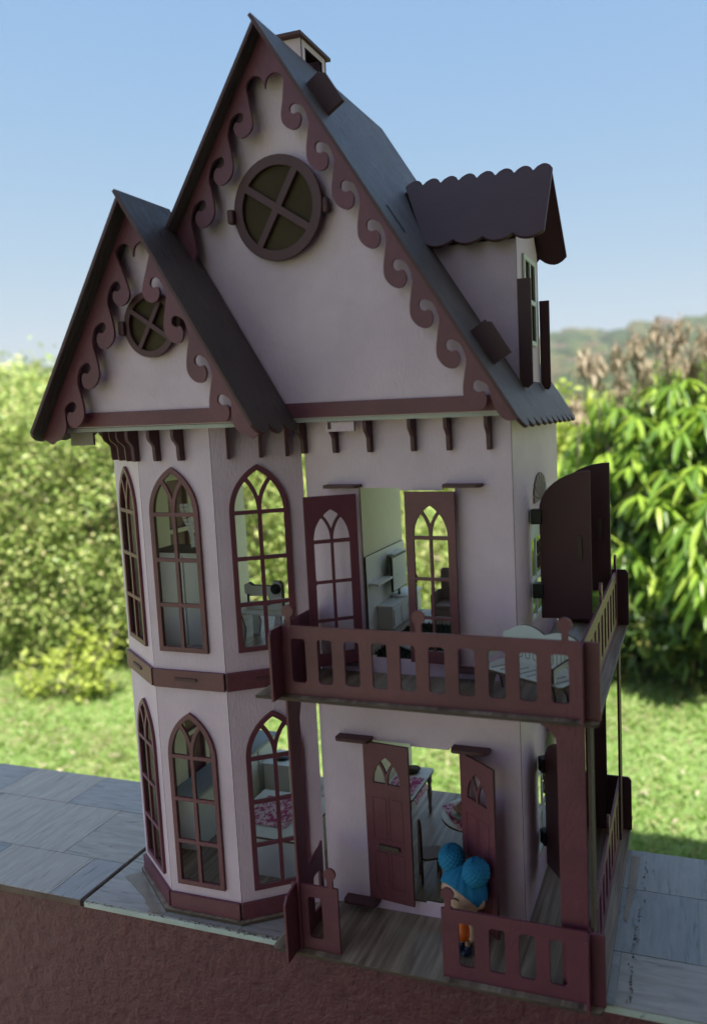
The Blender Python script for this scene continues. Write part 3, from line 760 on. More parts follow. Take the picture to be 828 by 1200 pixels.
for k in range(9):
    x_ = .008+.0103*k; q = 1-x_/.1; h_ = .050+.009*abs(math.sin(2*math.pi*q+.4))**.8
    bplate('slat_line', rrect(x_,.036,x_+.0062,h_,.002), [rrect(x_+.0006,.0366,x_+.0056,h_-.0006,.0016)], .0003, (0,.0057,0), (1,0,0), (0,0,1), (0,1,0), bench, 'black', None)
for x_ in (.004,.092):
    bplate('leg', [(-.028,0),(-.021,0),(-.018,.012),(-.013,.021),(-.006,.013),(-.003,0),(.005,0),(.005,.0268),(-.030,.0268),(-.027,.015)], [], .003, (x_,0,0), (0,1,0), (0,0,1), (-1,0,0), bench, 'taupe')
    bplate('armrest', [(-.030,.046),(.0055,.050),(.0055,.045),(-.024,.041),(-.026,.031),(-.030,.031)], [], .003, (x_,0,0), (0,1,0), (0,0,1), (-1,0,0), bench, 'white')

# --- upper main room
zf = Zu
tv = thing('media_unit', 'white board media wall with shelf and drawer cabinet behind the open balcony doors', 'cabinet', T(.02,.22,zf))
plate('back_panel', rect(.139,zf,.282,.4115), [], .003, FY(.0068,0,0), 'white', tv, 'edge')
box('shelf', .0070,.144,.3700,.022,.196,.3730,'white',tv); box('shelf', .0070,.215,.3700,.022,.262,.3730,'white',tv); box('shelf', .0070,.215,.3990,.018,.262,.4015,'white',tv)
cb = box('cabinet', .0072,.170,zf,.0300,.286,.3330,'white',tv)
box('cabinet_top', .0068,.167,.3333,.0318,.289,.3360,'white',tv)
for k in range(4): box('drawer', .0305,.173+.028*k,.3060,.0318,.198+.028*k,.3290,'white',tv)
tel = thing('television', 'black flat television on a round white stand on the cabinet', 'television', T(.019,.21,.336))
mesh_from('stand', lambda bm_: bmesh.ops.create_cone(bm_, cap_ends=True, segments=28, radius1=.0115, radius2=.0115, depth=.0030, matrix=T(.0195,.226,.3378)), 'white', tel, None, False)
box('stand_neck', .0180,.2235,.3393,.0205,.2275,.350,'black',tel); box('screen', .0180,.198,.3480,.0208,.254,.4000,'black',tel,.0005)
box('screen_face', .0210,.200,.3500,.0213,.252,.3980,'white',tel)
ac = thing('armchair', 'taupe board armchair at the back of the upper room seen through the glazed door', 'armchair', T(.1,.25,zf))
box('seat', .070,.235,.315,.118,.275,.3215,'taupe',ac,.001); plate('backrest', rrect(.068,.302,.120,.3700,.006), [], .003, FX(0,.2755,0), 'taupe', ac, 'edge')
for x_ in (.066,.1185): plate('armrest', rrect(.232,zf,.2750,.3385,.004), [], .003, FY(x_+.003,0,0), 'taupe', ac, 'edge')
box('seat_front', .0695,.2350,zf,.118,.238,.3148,'taupe',ac)
cu = mesh_from('cushion', lambda bm_: ell_into(bm_, (0,0,0), (.016,.007,.016)), 'purple', None, T(.1010,.2650,.3390) @ Matrix.Rotation(R(-12),4,'X')); tag(cu, 'purple cushion leaning in the taupe armchair', 'cushion')
def rugfn(bm_):
    rr = random.Random(3)
    for i in range(26):
        for j in range(52):
            x = .050+.0033*i; y = .050+.0029*j; h = .004+.003*rr.random(); dx, dy = rr.uniform(-.003,.003), rr.uniform(-.003,.003)
            v = [bm_.verts.new(p) for p in ((x-.0016,y-.0012,zf+.0004),(x+.0016,y-.0010,zf+.0004),(x,y+.0016,zf+.0004),(x+dx,y+dy,zf+h))]
            bm_.faces.new((v[0],v[1],v[3])); bm_.faces.new((v[1],v[2],v[3])); bm_.faces.new((v[2],v[0],v[3]))
rugm = leaf_mat('green_pile', [(.02,.035,.025),(.035,.055,.04),(.05,.075,.055)], .9, .0)
rg = mesh_from('rug', rugfn, rugm, None, None, False); tag(rg, 'dark green shaggy rug on the upper floor in front of the armchair', 'rug')
wr = mesh_from('cloth_roll', lambda bm_: tube_into(bm_, [(.070,.085,zf+.0135),(.072,.084,zf+.0137),(.098,.066,zf+.0137),(.100,.065,zf+.0135)], [.004,.007,.007,.004], 14), 'white_roll'); tag(wr, 'small white rolled cloth lying on the dark rug', 'cloth')
# --- upper bay room
wd = thing('wardrobe', 'white board wardrobe with dark top edge inside the upper bay window', 'wardrobe', T(-.22,.05,zf))
box('carcass', -.262,.040,zf,-.165,.085,.432,'white',wd); box('wardrobe_top', -.264,.0375,.4323,-.163,.087,.4350,'edge',wd)
for k in range(2): box('wardrobe_door', -.259+.047*k,.0382,.306,-.216+.047*k,.0397,.428,'white',wd)
mesh_from('post', lambda bm_: tube_into(bm_, [(-.158,.030,zf),(-.158,.030,.425)], .0095, 18), 'white_roll', wd)
def lace(bm_):
    rr = random.Random(5)
    for i in range(9):
        for j in range(12):
            if (i*j) % 5 == 3: continue
            x = -.205+.0052*i; z = .440+.0050*j; f_ = lambda a, c: .034+.006*math.sin(a*90)+.004*math.cos(c*70)
            v = [bm_.verts.new((xx+.004*math.sin(zz*60), f_(xx,zz), zz)) for xx, zz in ((x,z),(x+.0046,z),(x+.0046,z+.0044),(x,z+.0044))]
            bm_.faces.new(v)
lc = mesh_from('lace_cloth', lace, 'white_roll', None, None, False); tag(lc, 'white lace cloth draped over the wardrobe in the upper bay', 'cloth')
sm_ = thing('sewing_table', 'white sewing table with a white sewing machine top in the upper bay', 'table', T(-.12,.1,zf))
box('table_top', -.165,.070,.3420,-.090,.120,.3445,'white',sm_)
for y_ in (.075,.113): plate('leg', [(-.162,0),(-.152,0),(-.149,.02),(-.156,.04),(-.162,.04)], [], .0025, FX(0,y_,zf), 'white', sm_, 'edge'); plate('leg', [(-.103,0),(-.093,0),(-.093,.04),(-.101,.04),(-.106,.02)], [], .0025, FX(0,y_,zf), 'white', sm_, 'edge')
mc = thing('sewing_machine', 'small white sewing machine with black details on the sewing table', 'sewing machine', T(-.12,.095,.3445))
plate('machine_body', [(-.158,0),(-.100,0),(-.100,.036),(-.104,.040),(-.112,.040),(-.116,.033),(-.146,.033),(-.152,.037),(-.158,.034),(-.158,.022),(-.150,.018),(-.122,.020),(-.118,.006),(-.158,.005)], [], .008, FX(0,.092,.3445), 'white', mc, 'edge')
mesh_from('hand_wheel', lambda bm_: bmesh.ops.create_cone(bm_, cap_ends=True, segments=18, radius1=.007, radius2=.007, depth=.004, matrix=T(-.1075,.0900,.3745) @ Matrix.Rotation(R(90),4,'X')), 'black', mc)
box('needle_bar', -.153,.0900,.3500,-.1505,.0915,.366,'black',mc)
ps = mesh_from('pouffe', lambda bm_: ell_into(bm_, (-.070,.075,zf+.030), (.017,.017,.022)), 'pink'); tag(ps, 'round pink pouffe beside the sewing table in the upper bay', 'stool')
# --- lower main room
zl = .0003
wt = thing('side_table', 'white table with turned legs along the inner wall of the lower room', 'table', T(.03,.19,zl))
plate('table_top', rrect(.0075,.135,.0600,.2350,.006), [], .003, FZ(.0670), 'white', wt, 'edge')
for x_, y_ in ((.013,.142),(.053,.142),(.013,.228),(.053,.228)):
    mesh_from('leg', lambda bm_, x_=x_, y_=y_: tube_into(bm_, [(x_,y_,zl),(x_,y_,.008),(x_,y_,.012),(x_,y_,.030),(x_,y_,.045),(x_,y_,.050),(x_,y_,.0638)], [.0022,.0034,.0024,.0040,.0028,.0042,.0040], 10), 'taupe', wt)
def clothfn(x0, y0, x1, y1, z, ang, drop, seed=1):
    def f(bm_):
        n_ = 14; g = {}
        ca, sa = math.cos(R(ang)), math.sin(R(ang)); cx, cy = (x0+x1)/2, (y0+y1)/2
        for i in range(n_+1):
            for j in range(n_+1):
                lx = (i/n_-.5)*(x1-x0); ly = (j/n_-.5)*(y1-y0)
                zz = z + .0004*math.sin(i*1.7+seed)*math.cos(j*1.3)
                if drop and lx > (x1-x0)*.5-drop*1.0: zz -= (lx-((x1-x0)*.5-drop))*.9; lx = (x1-x0)*.5-drop + (lx-((x1-x0)*.5-drop))*.35
                g[i,j] = bm_.verts.new((cx+lx*ca-ly*sa, cy+lx*sa+ly*ca, zz))
        for i in range(n_):
            for j in range(n_): bm_.faces.new((g[i,j],g[i+1,j],g[i+1,j+1],g[i,j+1]))
    return f
tc = mesh_from('table_cloth', clothfn(.012,.148,.072,.200,.0684,0,.016), 'cloth'); tag(tc, 'pink print cloth hanging over the edge of the side table', 'tablecloth')
gl = mesh_from('green_plate', lambda bm_: bmesh.ops.create_cone(bm_, cap_ends=True, segments=24, radius1=.010, radius2=.013, depth=.004, matrix=T(.030,.218,.0692)), 'olive'); tag(gl, 'flat olive green dish at the far end of the side table', 'dish')
rtb = thing('round_table', 'round white table with dark rim near the right front door', 'table', T(.150,.135,zl))
mesh_from('table_top', lambda bm_: bmesh.ops.create_cone(bm_, cap_ends=True, segments=44, radius1=.0455, radius2=.0455, depth=.003, matrix=T(.152,.135,.0605)), ['white'], rtb, None, False)
mesh_from('rim', lambda bm_: bmesh.ops.create_cone(bm_, cap_ends=False, segments=44, radius1=.0458, radius2=.0458, depth=.0026, matrix=T(.152,.135,.0600)), 'edge', rtb, None, False)
for a_ in range(2):
    M_ = T(.152,.135,zl) @ Matrix.Rotation(R(45+90*a_),4,'Z')
    plate('pedestal', [(-.028,0),(-.020,.001),(-.006,.018),(.006,.018),(.020,.001),(.028,0),(.012,.026),(.010,.044),(.022,.0583),(-.022,.0583),(-.010,.044),(-.012,.026)], [], .003, M_ @ frame((0,-.0015,0),(1,0,0),(0,0,1),(0,1,0)), 'cream', rtb, 'edge')
rc = mesh_from('table_cloth', clothfn(.116,.100,.186,.170,.0626,38,0,4), 'cloth'); tag(rc, 'square pink print cloth laid flat on the round table', 'tablecloth')
tray = mesh_from('tray', lambda bm_: ell_into(bm_, (.146,.122,.0655), (.024,.015,.0035)), 'tray'); tag(tray, 'oval grey tray on the round table', 'tray')
ck = thing('cake', 'pinkish loaf cake with two dark cherries on the grey tray', 'cake', T(.146,.122,.068))
def loaf(bm_):
    vs_ = bmesh.ops.create_cube(bm_, size=1, matrix=T(.146,.122,.0745) @ Matrix.Rotation(R(8),4,'Z') @ Matrix.Diagonal((.036,.018,.012,1)))['verts']
    bmesh.ops.bevel(bm_, geom=bm_.edges[:], offset=.004, segments=4, affect='EDGES')
mesh_from('sponge', loaf, 'bread', ck)
for x_ in (.139,.153): mesh_from('cherry', lambda bm_, x_=x_: ell_into(bm_, (x_,.121,.0820), (.003,.003,.003), None, 12, 8), 'black', ck)
def chair(x, y, ang, lab):
    M_ = T(x,y,zl) @ Matrix.Rotation(R(ang),4,'Z')
    c_ = thing('dining_chair', lab, 'chair', M_, 'chairs round the dining table')
    n_ = 18; ov = [(.0125*math.cos(2*math.pi*k/n_), .0600+.0205*math.sin(2*math.pi*k/n_)) for k in range(n_)]
    plate('backrest', [(-.0125,.0),(-.0090,.0),(-.0080,.022),(.0080,.022),(.0090,.0),(.0125,.0)] + [p for p in ov if True][0:10][::1], [], .003, M_ @ frame((0,-.0150,0),(1,0,0),(0,0,1),(0,1,0)), 'taupe', c_, 'edge')
    plate('seat', rrect(-.014,-.0118,.014,.015,.005), [], .003, M_ @ frame((0,0,.034),(1,0,0),(0,1,0),(0,0,-1)), 'taupe', c_, 'edge')
    plate('leg', [(-.0125,0),(-.009,0),(-.0075,.018),(.0075,.018),(.009,0),(.0125,0),(.0125,.0308),(-.0125,.0308)], [], .003, M_ @ frame((0,.009,0),(1,0,0),(0,0,1),(0,1,0)), 'taupe', c_, 'edge')
chair(.108,.075,-62,'taupe oval back chair between the front doors, nearer the porch')
chair(.135,.205,168,'taupe oval back chair on the far side of the round table')
# --- lower bay room (kitchen)
kt = thing('kitchen_table', 'long white table inside the lower bay', 'table', T(-.12,.07,zl))
plate('table_top', rect(-.175,.020,-.055,.135), [], .003, FZ(.0560), 'white', kt, 'edge')
box('table_side', -.173,.0225,zl,-.1705,.132,.0528,'white',kt); box('table_side', -.060,.0225,zl,-.0575,.132,.0528,'white',kt); box('table_front', -.170,.0225,zl,-.0605,.0250,.0528,'white',kt)
kc = mesh_from('table_cloth', clothfn(-.158,.045,-.088,.118,.0572,0,0,7), 'cloth'); tag(kc, 'pink and white print cloth on the long white table in the lower bay', 'tablecloth')
kk_ = thing('kitchen_counter', 'white kitchen counter with blue grey worktop along the left wall', 'counter', T(-.25,.15,zl))
box('carcass', -.2765,.050,zl,-.235,.270,.078,'white',kk_); box('worktop', -.2768,.046,.0783,-.231,.272,.0815,'blue_grey',kk_)
for k in range(4): box('counter_door', -.2347,.055+.053*k,.008,-.2330,.103+.053*k,.074,'white',kk_)
st = thing('stove', 'low white stove with a black round hob in the lower bay', 'stove', T(-.2,.22,zl))
box('carcass', -.226,.215,zl,-.180,.262,.052,'white',st); box('stove_top', -.228,.213,.0523,-.178,.264,.0545,'white',st)
mesh_from('hob', lambda bm_: bmesh.ops.create_cone(bm_, cap_ends=True, segments=24, radius1=.014, radius2=.014, depth=.002, matrix=T(-.203,.238,.0557)), 'black', st)
# left side wall windows seen from inside
for z0_, z1_ in ((.06,.23),(.37,.53)):
    P('side_window', rect(.0905,z0_+.0005,.1995,z1_-.0005), [rect(.096,z0_+.006,.141,(z0_+z1_)/2-.003), rect(.149,z0_+.006,.194,(z0_+z1_)/2-.003), rect(.096,(z0_+z1_)/2+.003,.141,z1_-.006), rect(.149,(z0_+z1_)/2+.003,.194,z1_-.006)], .002, FY(XL+.0024,0,0), 'cream', H)
    P('shutter', rect(.085,z0_-.004,.145,z1_+.004), [], .003, FY(XL-.0035,0,0), 'maroon', H)
    P('shutter', rect(.1465,z0_-.004,.205,z1_+.004), [], .003, FY(XL-.0035,0,0), 'maroon', H)

# ================================================================== DOLL
DM = T(.1905,-.045,.0006) @ Matrix.Rotation(R(-30),4,'Z') @ Matrix.Scale(1.01,4)     # faces local -Y
doll = thing('toy_doll', 'big headed toy doll with two blue hair buns by the right front door', 'toy doll', DM)
def S(bm_, c, r, rot=None): return ell_into(bm_, c, r, rot, 24, 16)
def body(bm_):
    S(bm_, (0,0,.072), (.0265,.0235,.0245)); S(bm_, (0,-.004,.064), (.0235,.020,.0175))
    tube_into(bm_, [(0,0,.052),(0,0,.044),(0,0,.034),(0,0,.026)], [.0045,.0075,.0080,.0090], 16)
    for s_ in (-1,1):
        tube_into(bm_, [(s_*.0045,0,.028),(s_*.0050,-.001,.014),(s_*.0052,-.001,.004)], [.0044,.0036,.0034], 12)
        S(bm_, (s_*.0054,-.003,.0032), (.0042,.0062,.0034))
        tube_into(bm_, [(s_*.0060,0,.043),(s_*.0125,-.001,.034),(s_*.0150,-.004,.0255)], [.0030,.0028,.0024], 10)
        S(bm_, (s_*.0152,-.0045,.0240), (.0030,.0030,.0034))
        for f_ in range(3): tube_into(bm_, [(s_*.0152,-.0055+f_*.0013,.0225),(s_*.0150,-.0060+f_*.0013,.0195)], [.0009,.0007], 6)
        S(bm_, (s_*.0262,.002,.067), (.0030,.0045,.0055))
    S(bm_, (0,-.0245,.0655), (.0016,.0016,.0013))
bd = mesh_from('body', body, 'skin', doll, DM)
rm = bd.modifiers.new('remesh', 'REMESH'); rm.mode = 'VOXEL'; rm.voxel_size = .0009; rm.use_smooth_shade = True
sm2 = bd.modifiers.new('smooth', 'SMOOTH'); sm2.iterations = 4
def hairfn(bm_):
    n_u, n_v = 72, 26
    g = []
    for j in range(n_v+1):
        th_ = math.pi*.60*j/n_v; row = []
        for i in range(n_u):
            ph = 2*math.pi*i/n_u
            lim = 1.0 if math.sin(ph) > -.2 else 1 - .46*((-math.sin(ph)-.2)/.8)**.8
            tt = th_*lim; rr = 1.06 + .026*math.cos(ph*15)*min(1, j/6)
            if j == n_v: rr = 1.0
            row.append(bm_.verts.new((.0265*rr*math.sin(tt)*math.cos(ph), .0240*rr*math.sin(tt)*math.sin(ph)+.0008, .0725+.0255*rr*math.cos(tt))))
        g.append(row)
    for j in range(n_v):
        for i in range(n_u): 
            try: bm_.faces.new((g[j][i], g[j][(i+1) % n_u], g[j+1][(i+1) % n_u], g[j+1][i]))
            except ValueError: pass
    bmesh.ops.remove_doubles(bm_, verts=bm_.verts, dist=1e-5)
mesh_from('hair', hairfn, 'hair', doll, DM)
for s_ in (-1,1):
    def bun(bm_, s_=s_):
        vs_ = bmesh.ops.create_uvsphere(bm_, u_segments=96, v_segments=56, radius=.0142)['verts']
        for v in vs_:
            p = v.co.normalized(); a = math.atan2(p.y, p.x); e_ = math.asin(max(-1, min(1, p.z)))
            k_ = abs(math.cos(a*7+e_*9)) * abs(math.cos(a*7-e_*9)); v.co = v.co*(1 + .12*math.sqrt(k_))
    mesh_from('hair_bun', bun, 'hair', doll, DM @ T(s_*.0195,.0015,.1010) @ Matrix.Rotation(R(12),4,'X'))
def dress(bm_):
    tube_into(bm_, [(0,0,.0455),(0,0,.0440),(0,0,.0360),(0,0,.0290),(0,0,.0215)], [.0068,.0086,.0090,.0112,.0150], 24)
mesh_from('dress', dress, 'orange', doll, DM)
for s_ in (-1,1):
    mesh_from('shoe', lambda bm_, s_=s_: (tube_into(bm_, [(s_*.0052,-.001,.0100),(s_*.0053,-.001,.0035)], [.0042,.0044], 14), S(bm_, (s_*.0054,-.0035,.0032), (.0048,.0070,.0037))), 'navy', doll, DM)
# face: one open green eye, one winking eye with lashes, brows, mouth
def surf(x, z, off=.0006):
    y = -math.sqrt(max(0, 1-(x/.0268)**2-((z-.0715)/.0252)**2))*.0238; return (x, y-off, z)
mesh_from('eye', lambda bm_: S(bm_, surf(-.0095,.0665,-.0012), (.0050,.0022,.0058)), 'green_eye', doll, DM)
mesh_from('pupil', lambda bm_: S(bm_, surf(-.0095,.0665,.0006), (.0026,.0010,.0034)), 'black', doll, DM)
def lash(bm_):
    pts = [surf(.0050+.0100*k/8, .0665-.0022*math.sin(math.pi*k/8)) for k in range(9)]; tube_into(bm_, pts, .0007, 6)
    for k in (3,5,7): p = pts[k]; tube_into(bm_, [p, (p[0]+.0015, p[1]-.0008, p[2]-.0028)], [.0005,.0002], 5)
mesh_from('closed_eye', lash, 'black', doll, DM)
mesh_from('eyebrow', lambda bm_: tube_into(bm_, [surf(.0060+.008*k/5, .0760+.0012*math.sin(math.pi*k/5)) for k in range(6)], .0007, 6), 'black', doll, DM)
mesh_from('eyebrow', lambda bm_: tube_into(bm_, [surf(-.0060-.008*k/5, .0760+.0012*math.sin(math.pi*k/5)) for k in range(6)], .0007, 6), 'black', doll, DM)
mesh_from('mouth', lambda bm_: S(bm_, surf(.0,.0560,-.0004), (.0020,.0008,.0007)), 'maroon', doll, DM)

# ================================================================== GARDEN
GZ = -.9
def grid_mesh(name, xs, ys_, zf_, mat):
    nx, ny = len(xs), len(ys_); v = [(x, y, zf_(x, y)) for y in ys_ for x in xs]
    f = [(j*nx+i, j*nx+i+1, (j+1)*nx+i+1, (j+1)*nx+i) for j in range(ny-1) for i in range(nx-1)]
    me = bpy.data.meshes.new(name); me.from_pydata(v, [], f); 
    for p in me.polygons: p.use_smooth = True
    return link(name, me, mat)
gr = grid_mesh('ground', list(np.concatenate([[-900,-300,-80,-30], np.linspace(-12,12,40), [30,80,300,900]])), list(np.concatenate([[-900,-200,-40,-10], np.linspace(-4,14,36), [30,80,300,900]])),
               lambda x, y: GZ - (.16 if (x > -2.4 and x < 2.6 and y < .2 and y > -3.6) else 0) + .012*math.sin(x*2.1)*math.cos(y*1.7), 'ground'); tag(gr, kind='structure')
def tri_soup(name, V, F, mat, parent=None, M=None):
    me = bpy.data.meshes.new(name); nv = len(V); nf = len(F); k = F.shape[1]
    me.vertices.add(nv); me.vertices.foreach_set('co', V.astype(np.float32).ravel())
    me.loops.add(nf*k); me.loops.foreach_set('vertex_index', F.astype(np.int32).ravel())
    me.polygons.add(nf); me.polygons.foreach_set('loop_start', np.arange(0, nf*k, k, dtype=np.int32)); 
    me.update(calc_edges=True); me.validate(); return link(name, me, mat, parent, M)
def leaves(c, dirs, ups, L, Wd, bend=.25):
    """leaf = 4 tris-ish: base, left, tip, right with a fold and a droop; c,dirs,ups (n,3)"""
    n_ = len(c); d = dirs/np.linalg.norm(dirs, axis=1, keepdims=True)
    s_ = np.cross(d, ups); s_ /= np.linalg.norm(s_, axis=1, keepdims=True)+1e-9; nn_ = np.cross(s_, d)
    L = L[:, None]; Wd = Wd[:, None]
    V = np.stack([c, c+d*L*.42+s_*Wd*.5+nn_*L*bend*.35, c+d*L*.97-nn_*L*bend*.45, c+d*L*.42-s_*Wd*.5+nn_*L*bend*.35, c+d*L*.45+nn_*L*bend*.18], 1)
    base = (np.arange(n_)*5)[:, None]
    F = np.concatenate([base+np.array([[0,1,4]]), base+np.array([[1,2,4]]), base+np.array([[2,3,4]]), base+np.array([[3,0,4]])], 0)
    return V.reshape(-1, 3), F
def rand_dirs(n_):
    v = rng.normal(size=(n_, 3)); return v/np.linalg.norm(v, axis=1, keepdims=True)
def crown_pts(c, r, n_, clumps, spread, shell=.75):
    cd = rand_dirs(clumps); rad = shell + (1.02-shell)*rng.random(clumps)**.6
    rad *= 1 + .16*np.sin(cd[:,0]*5+c[0]*3)*np.cos(cd[:,2]*6+c[1])
    cc = np.array(c) + cd*np.array(r)*rad[:, None]
    idx = rng.integers(0, clumps, n_); p = cc[idx] + rng.normal(size=(n_, 3))*spread
    return p, cd[idx]
def shrub(name, label, cat, c, r, n_, clumps, spread, L, mat, trunk_to=GZ, group=None, trunk_r=.05, dirmix=.6, trunks=3, wr=.5, shell=.6):
    base = Vector((c[0], c[1], trunk_to)); t = thing(name, label, cat, T(*base), group)
    p, d = crown_pts(c, r, n_, clumps, spread, shell); keep = p[:, 2] > GZ+.02; p, d = p[keep], d[keep]; k = len(p)
    V, F = leaves(p, d*dirmix + rand_dirs(k) + np.array([0,0,-.15]), rand_dirs(k)*.7 + np.array([0,0,1.]) , L*(.6+.8*rng.random(k)), L*wr*(.7+.6*rng.random(k)))
    V = V - np.array(base)
    tri_soup('crown', V, F, mat, t, T(*base))
    def tr(bm_):
        for q in range(trunks):
            a = 2*math.pi*q/trunks + c[0]; x, y = .05*math.cos(a), .05*math.sin(a); pts = []
            for s_ in range(7):
                f_ = s_/6; pts.append((x + f_*r[0]*.55*math.cos(a) + .04*math.sin(f_*7+q), y + f_*r[1]*.55*math.sin(a) + .04*math.cos(f_*6), (c[2]+r[2]*.6-trunk_to)*f_))
            tube_into(bm_, pts, [trunk_r*(1-.75*s_/6) for s_ in range(7)], 7)
            for s_ in (3, 4, 5):
                p0 = Vector(pts[s_]); a2 = a + 2.1*s_; p1 = p0 + Vector((math.cos(a2)*r[0]*.5, math.sin(a2)*r[1]*.5, r[2]*.35))
                tube_into(bm_, [p0, (p0+p1)/2+Vector((0,0,.03)), p1], [trunk_r*.4, trunk_r*.28, trunk_r*.12], 5)
    mesh_from('trunk', tr, 'bark', t, T(*base))
    if cat == 'shrub' and n_ > 5000:
        q = 60; cd = rand_dirs(q); cd[:,2] = np.abs(cd[:,2])*.9; cd[:,1] = -np.abs(cd[:,1]); P0_ = np.array(c) + cd*np.array(r)*.8
        def tw(bm_):
            for p_, d_ in zip(P0_, cd): tube_into(bm_, [Vector(p_-np.array(base)), Vector(p_+d_*.12+np.array([.02,0,.03])-np.array(base)), Vector(p_+d_*.22+np.array([0,0,.10])-np.array(base))], [.006,.004,.002], 5)
        mesh_from('twigs', tw, 'bark', t, T(*base))
        idx = rng.integers(0, q, q*26); f_ = .3+.9*rng.random(q*26); pp = P0_[idx] + cd[idx]*(.20*f_)[:,None] + np.array([0,0,1.])*(.09*f_)[:,None] + rng.normal(size=(q*26,3))*.012
        V, F = leaves(pp, cd[idx]*.4+rand_dirs(len(pp)), rand_dirs(len(pp))*.6+np.array([0,0,1.]), L*1.1*(.6+.8*rng.random(len(pp))), L*.6*np.ones(len(pp)))
        tri_soup('sprig_leaves', V-np.array(base), F, mat, t, T(*base))
    return t
# left hedge of dense small leaved shrubs
HG = 'small leaved shrubs beyond the lawn'; HN = 2.0
for (c, r, n_, lab) in [
    ((-4.55,3.15,-.02),(.62,.60,1.04),15000,'broad small leaved shrub at the far left edge of the photo'),
    ((-3.80,3.05,-.12),(.62,.58,.90),19000,'tall small leaved shrub left of the bay windows'),
    ((-3.05,3.15,.0),(.60,.55,1.02),17000,'rounded small leaved shrub just behind the left gable eave'),
    ((-2.35,3.35,-.10),(.55,.55,.85),11000,'small leaved shrub seen through the left bay windows'),
    ((-1.35,3.75,-.45),(.70,.5,.50),7000,'low small leaved shrub seen through the balcony doors')]:
    shrub('garden_shrub', lab, 'shrub', c, r, int(n_*HN), 420, .065, .034, 'hedge', group=HG, wr=.6)
shrub('lime_shrub', 'low lime green shrub at the foot of the left hedge', 'shrub', (-2.92,2.42,-.76), (.30,.08,.10), 420, 60, .03, .045, 'lime', trunk_r=.006)
shrub('lime_shrub', 'lime green spray rising beside the bay in front of the hedge', 'shrub', (-2.72,2.46,-.66), (.13,.06,.17), 330, 40, .03, .045, 'lime', trunk_r=.006)
for (c, r, n_, L, lab, mt_) in [
    ((-9.2,7.6,.45),(1.5,1.2,1.05),9000,.12,'pale leafy tree behind the hedge at the left edge','hedge'),
    ((-7.3,7.6,.30),(1.4,1.2,1.05),9000,.12,'pale leafy tree behind the hedge beside the small gable','hedge'),
    ((-3.3,5.6,.15),(1.2,.9,1.0),7000,.12,'leafy tree seen high through the bay windows','lime'),
    ((-1.75,4.9,-.15),(.75,.6,.75),2600,.10,'leafy tree with pale twisting trunks seen through the balcony doors','lime'),
    ((-.42,5.3,-.10),(.50,.4,.72),4200,.10,'soft yellowish green bush right behind the corner of the dollhouse','lime'),
    ((-.45,6.4,-.75),(.9,.8,.75),6000,.11,'low yellowish green bush between the house and the mango tree','lime'),
    ((-19.5,16.0,.5),(1.3,1.2,1.5),5000,.22,'hazy distant tree rising above the left hedge','fartree'),
    ((-17.2,16.5,.1),(1.6,1.2,1.2),4000,.22,'hazy distant tree low beside the left gable','fartree'),
    ((-22.5,16.5,.0),(2.0,1.2,1.2),4000,.22,'hazy distant tree touching the left picture edge','fartree')]:
    shrub('leafy_tree', lab, 'tree', c, r, n_, 200, .12 if L < .2 else .22, L, mt_, group='trees behind the hedge', trunk_r=.07)
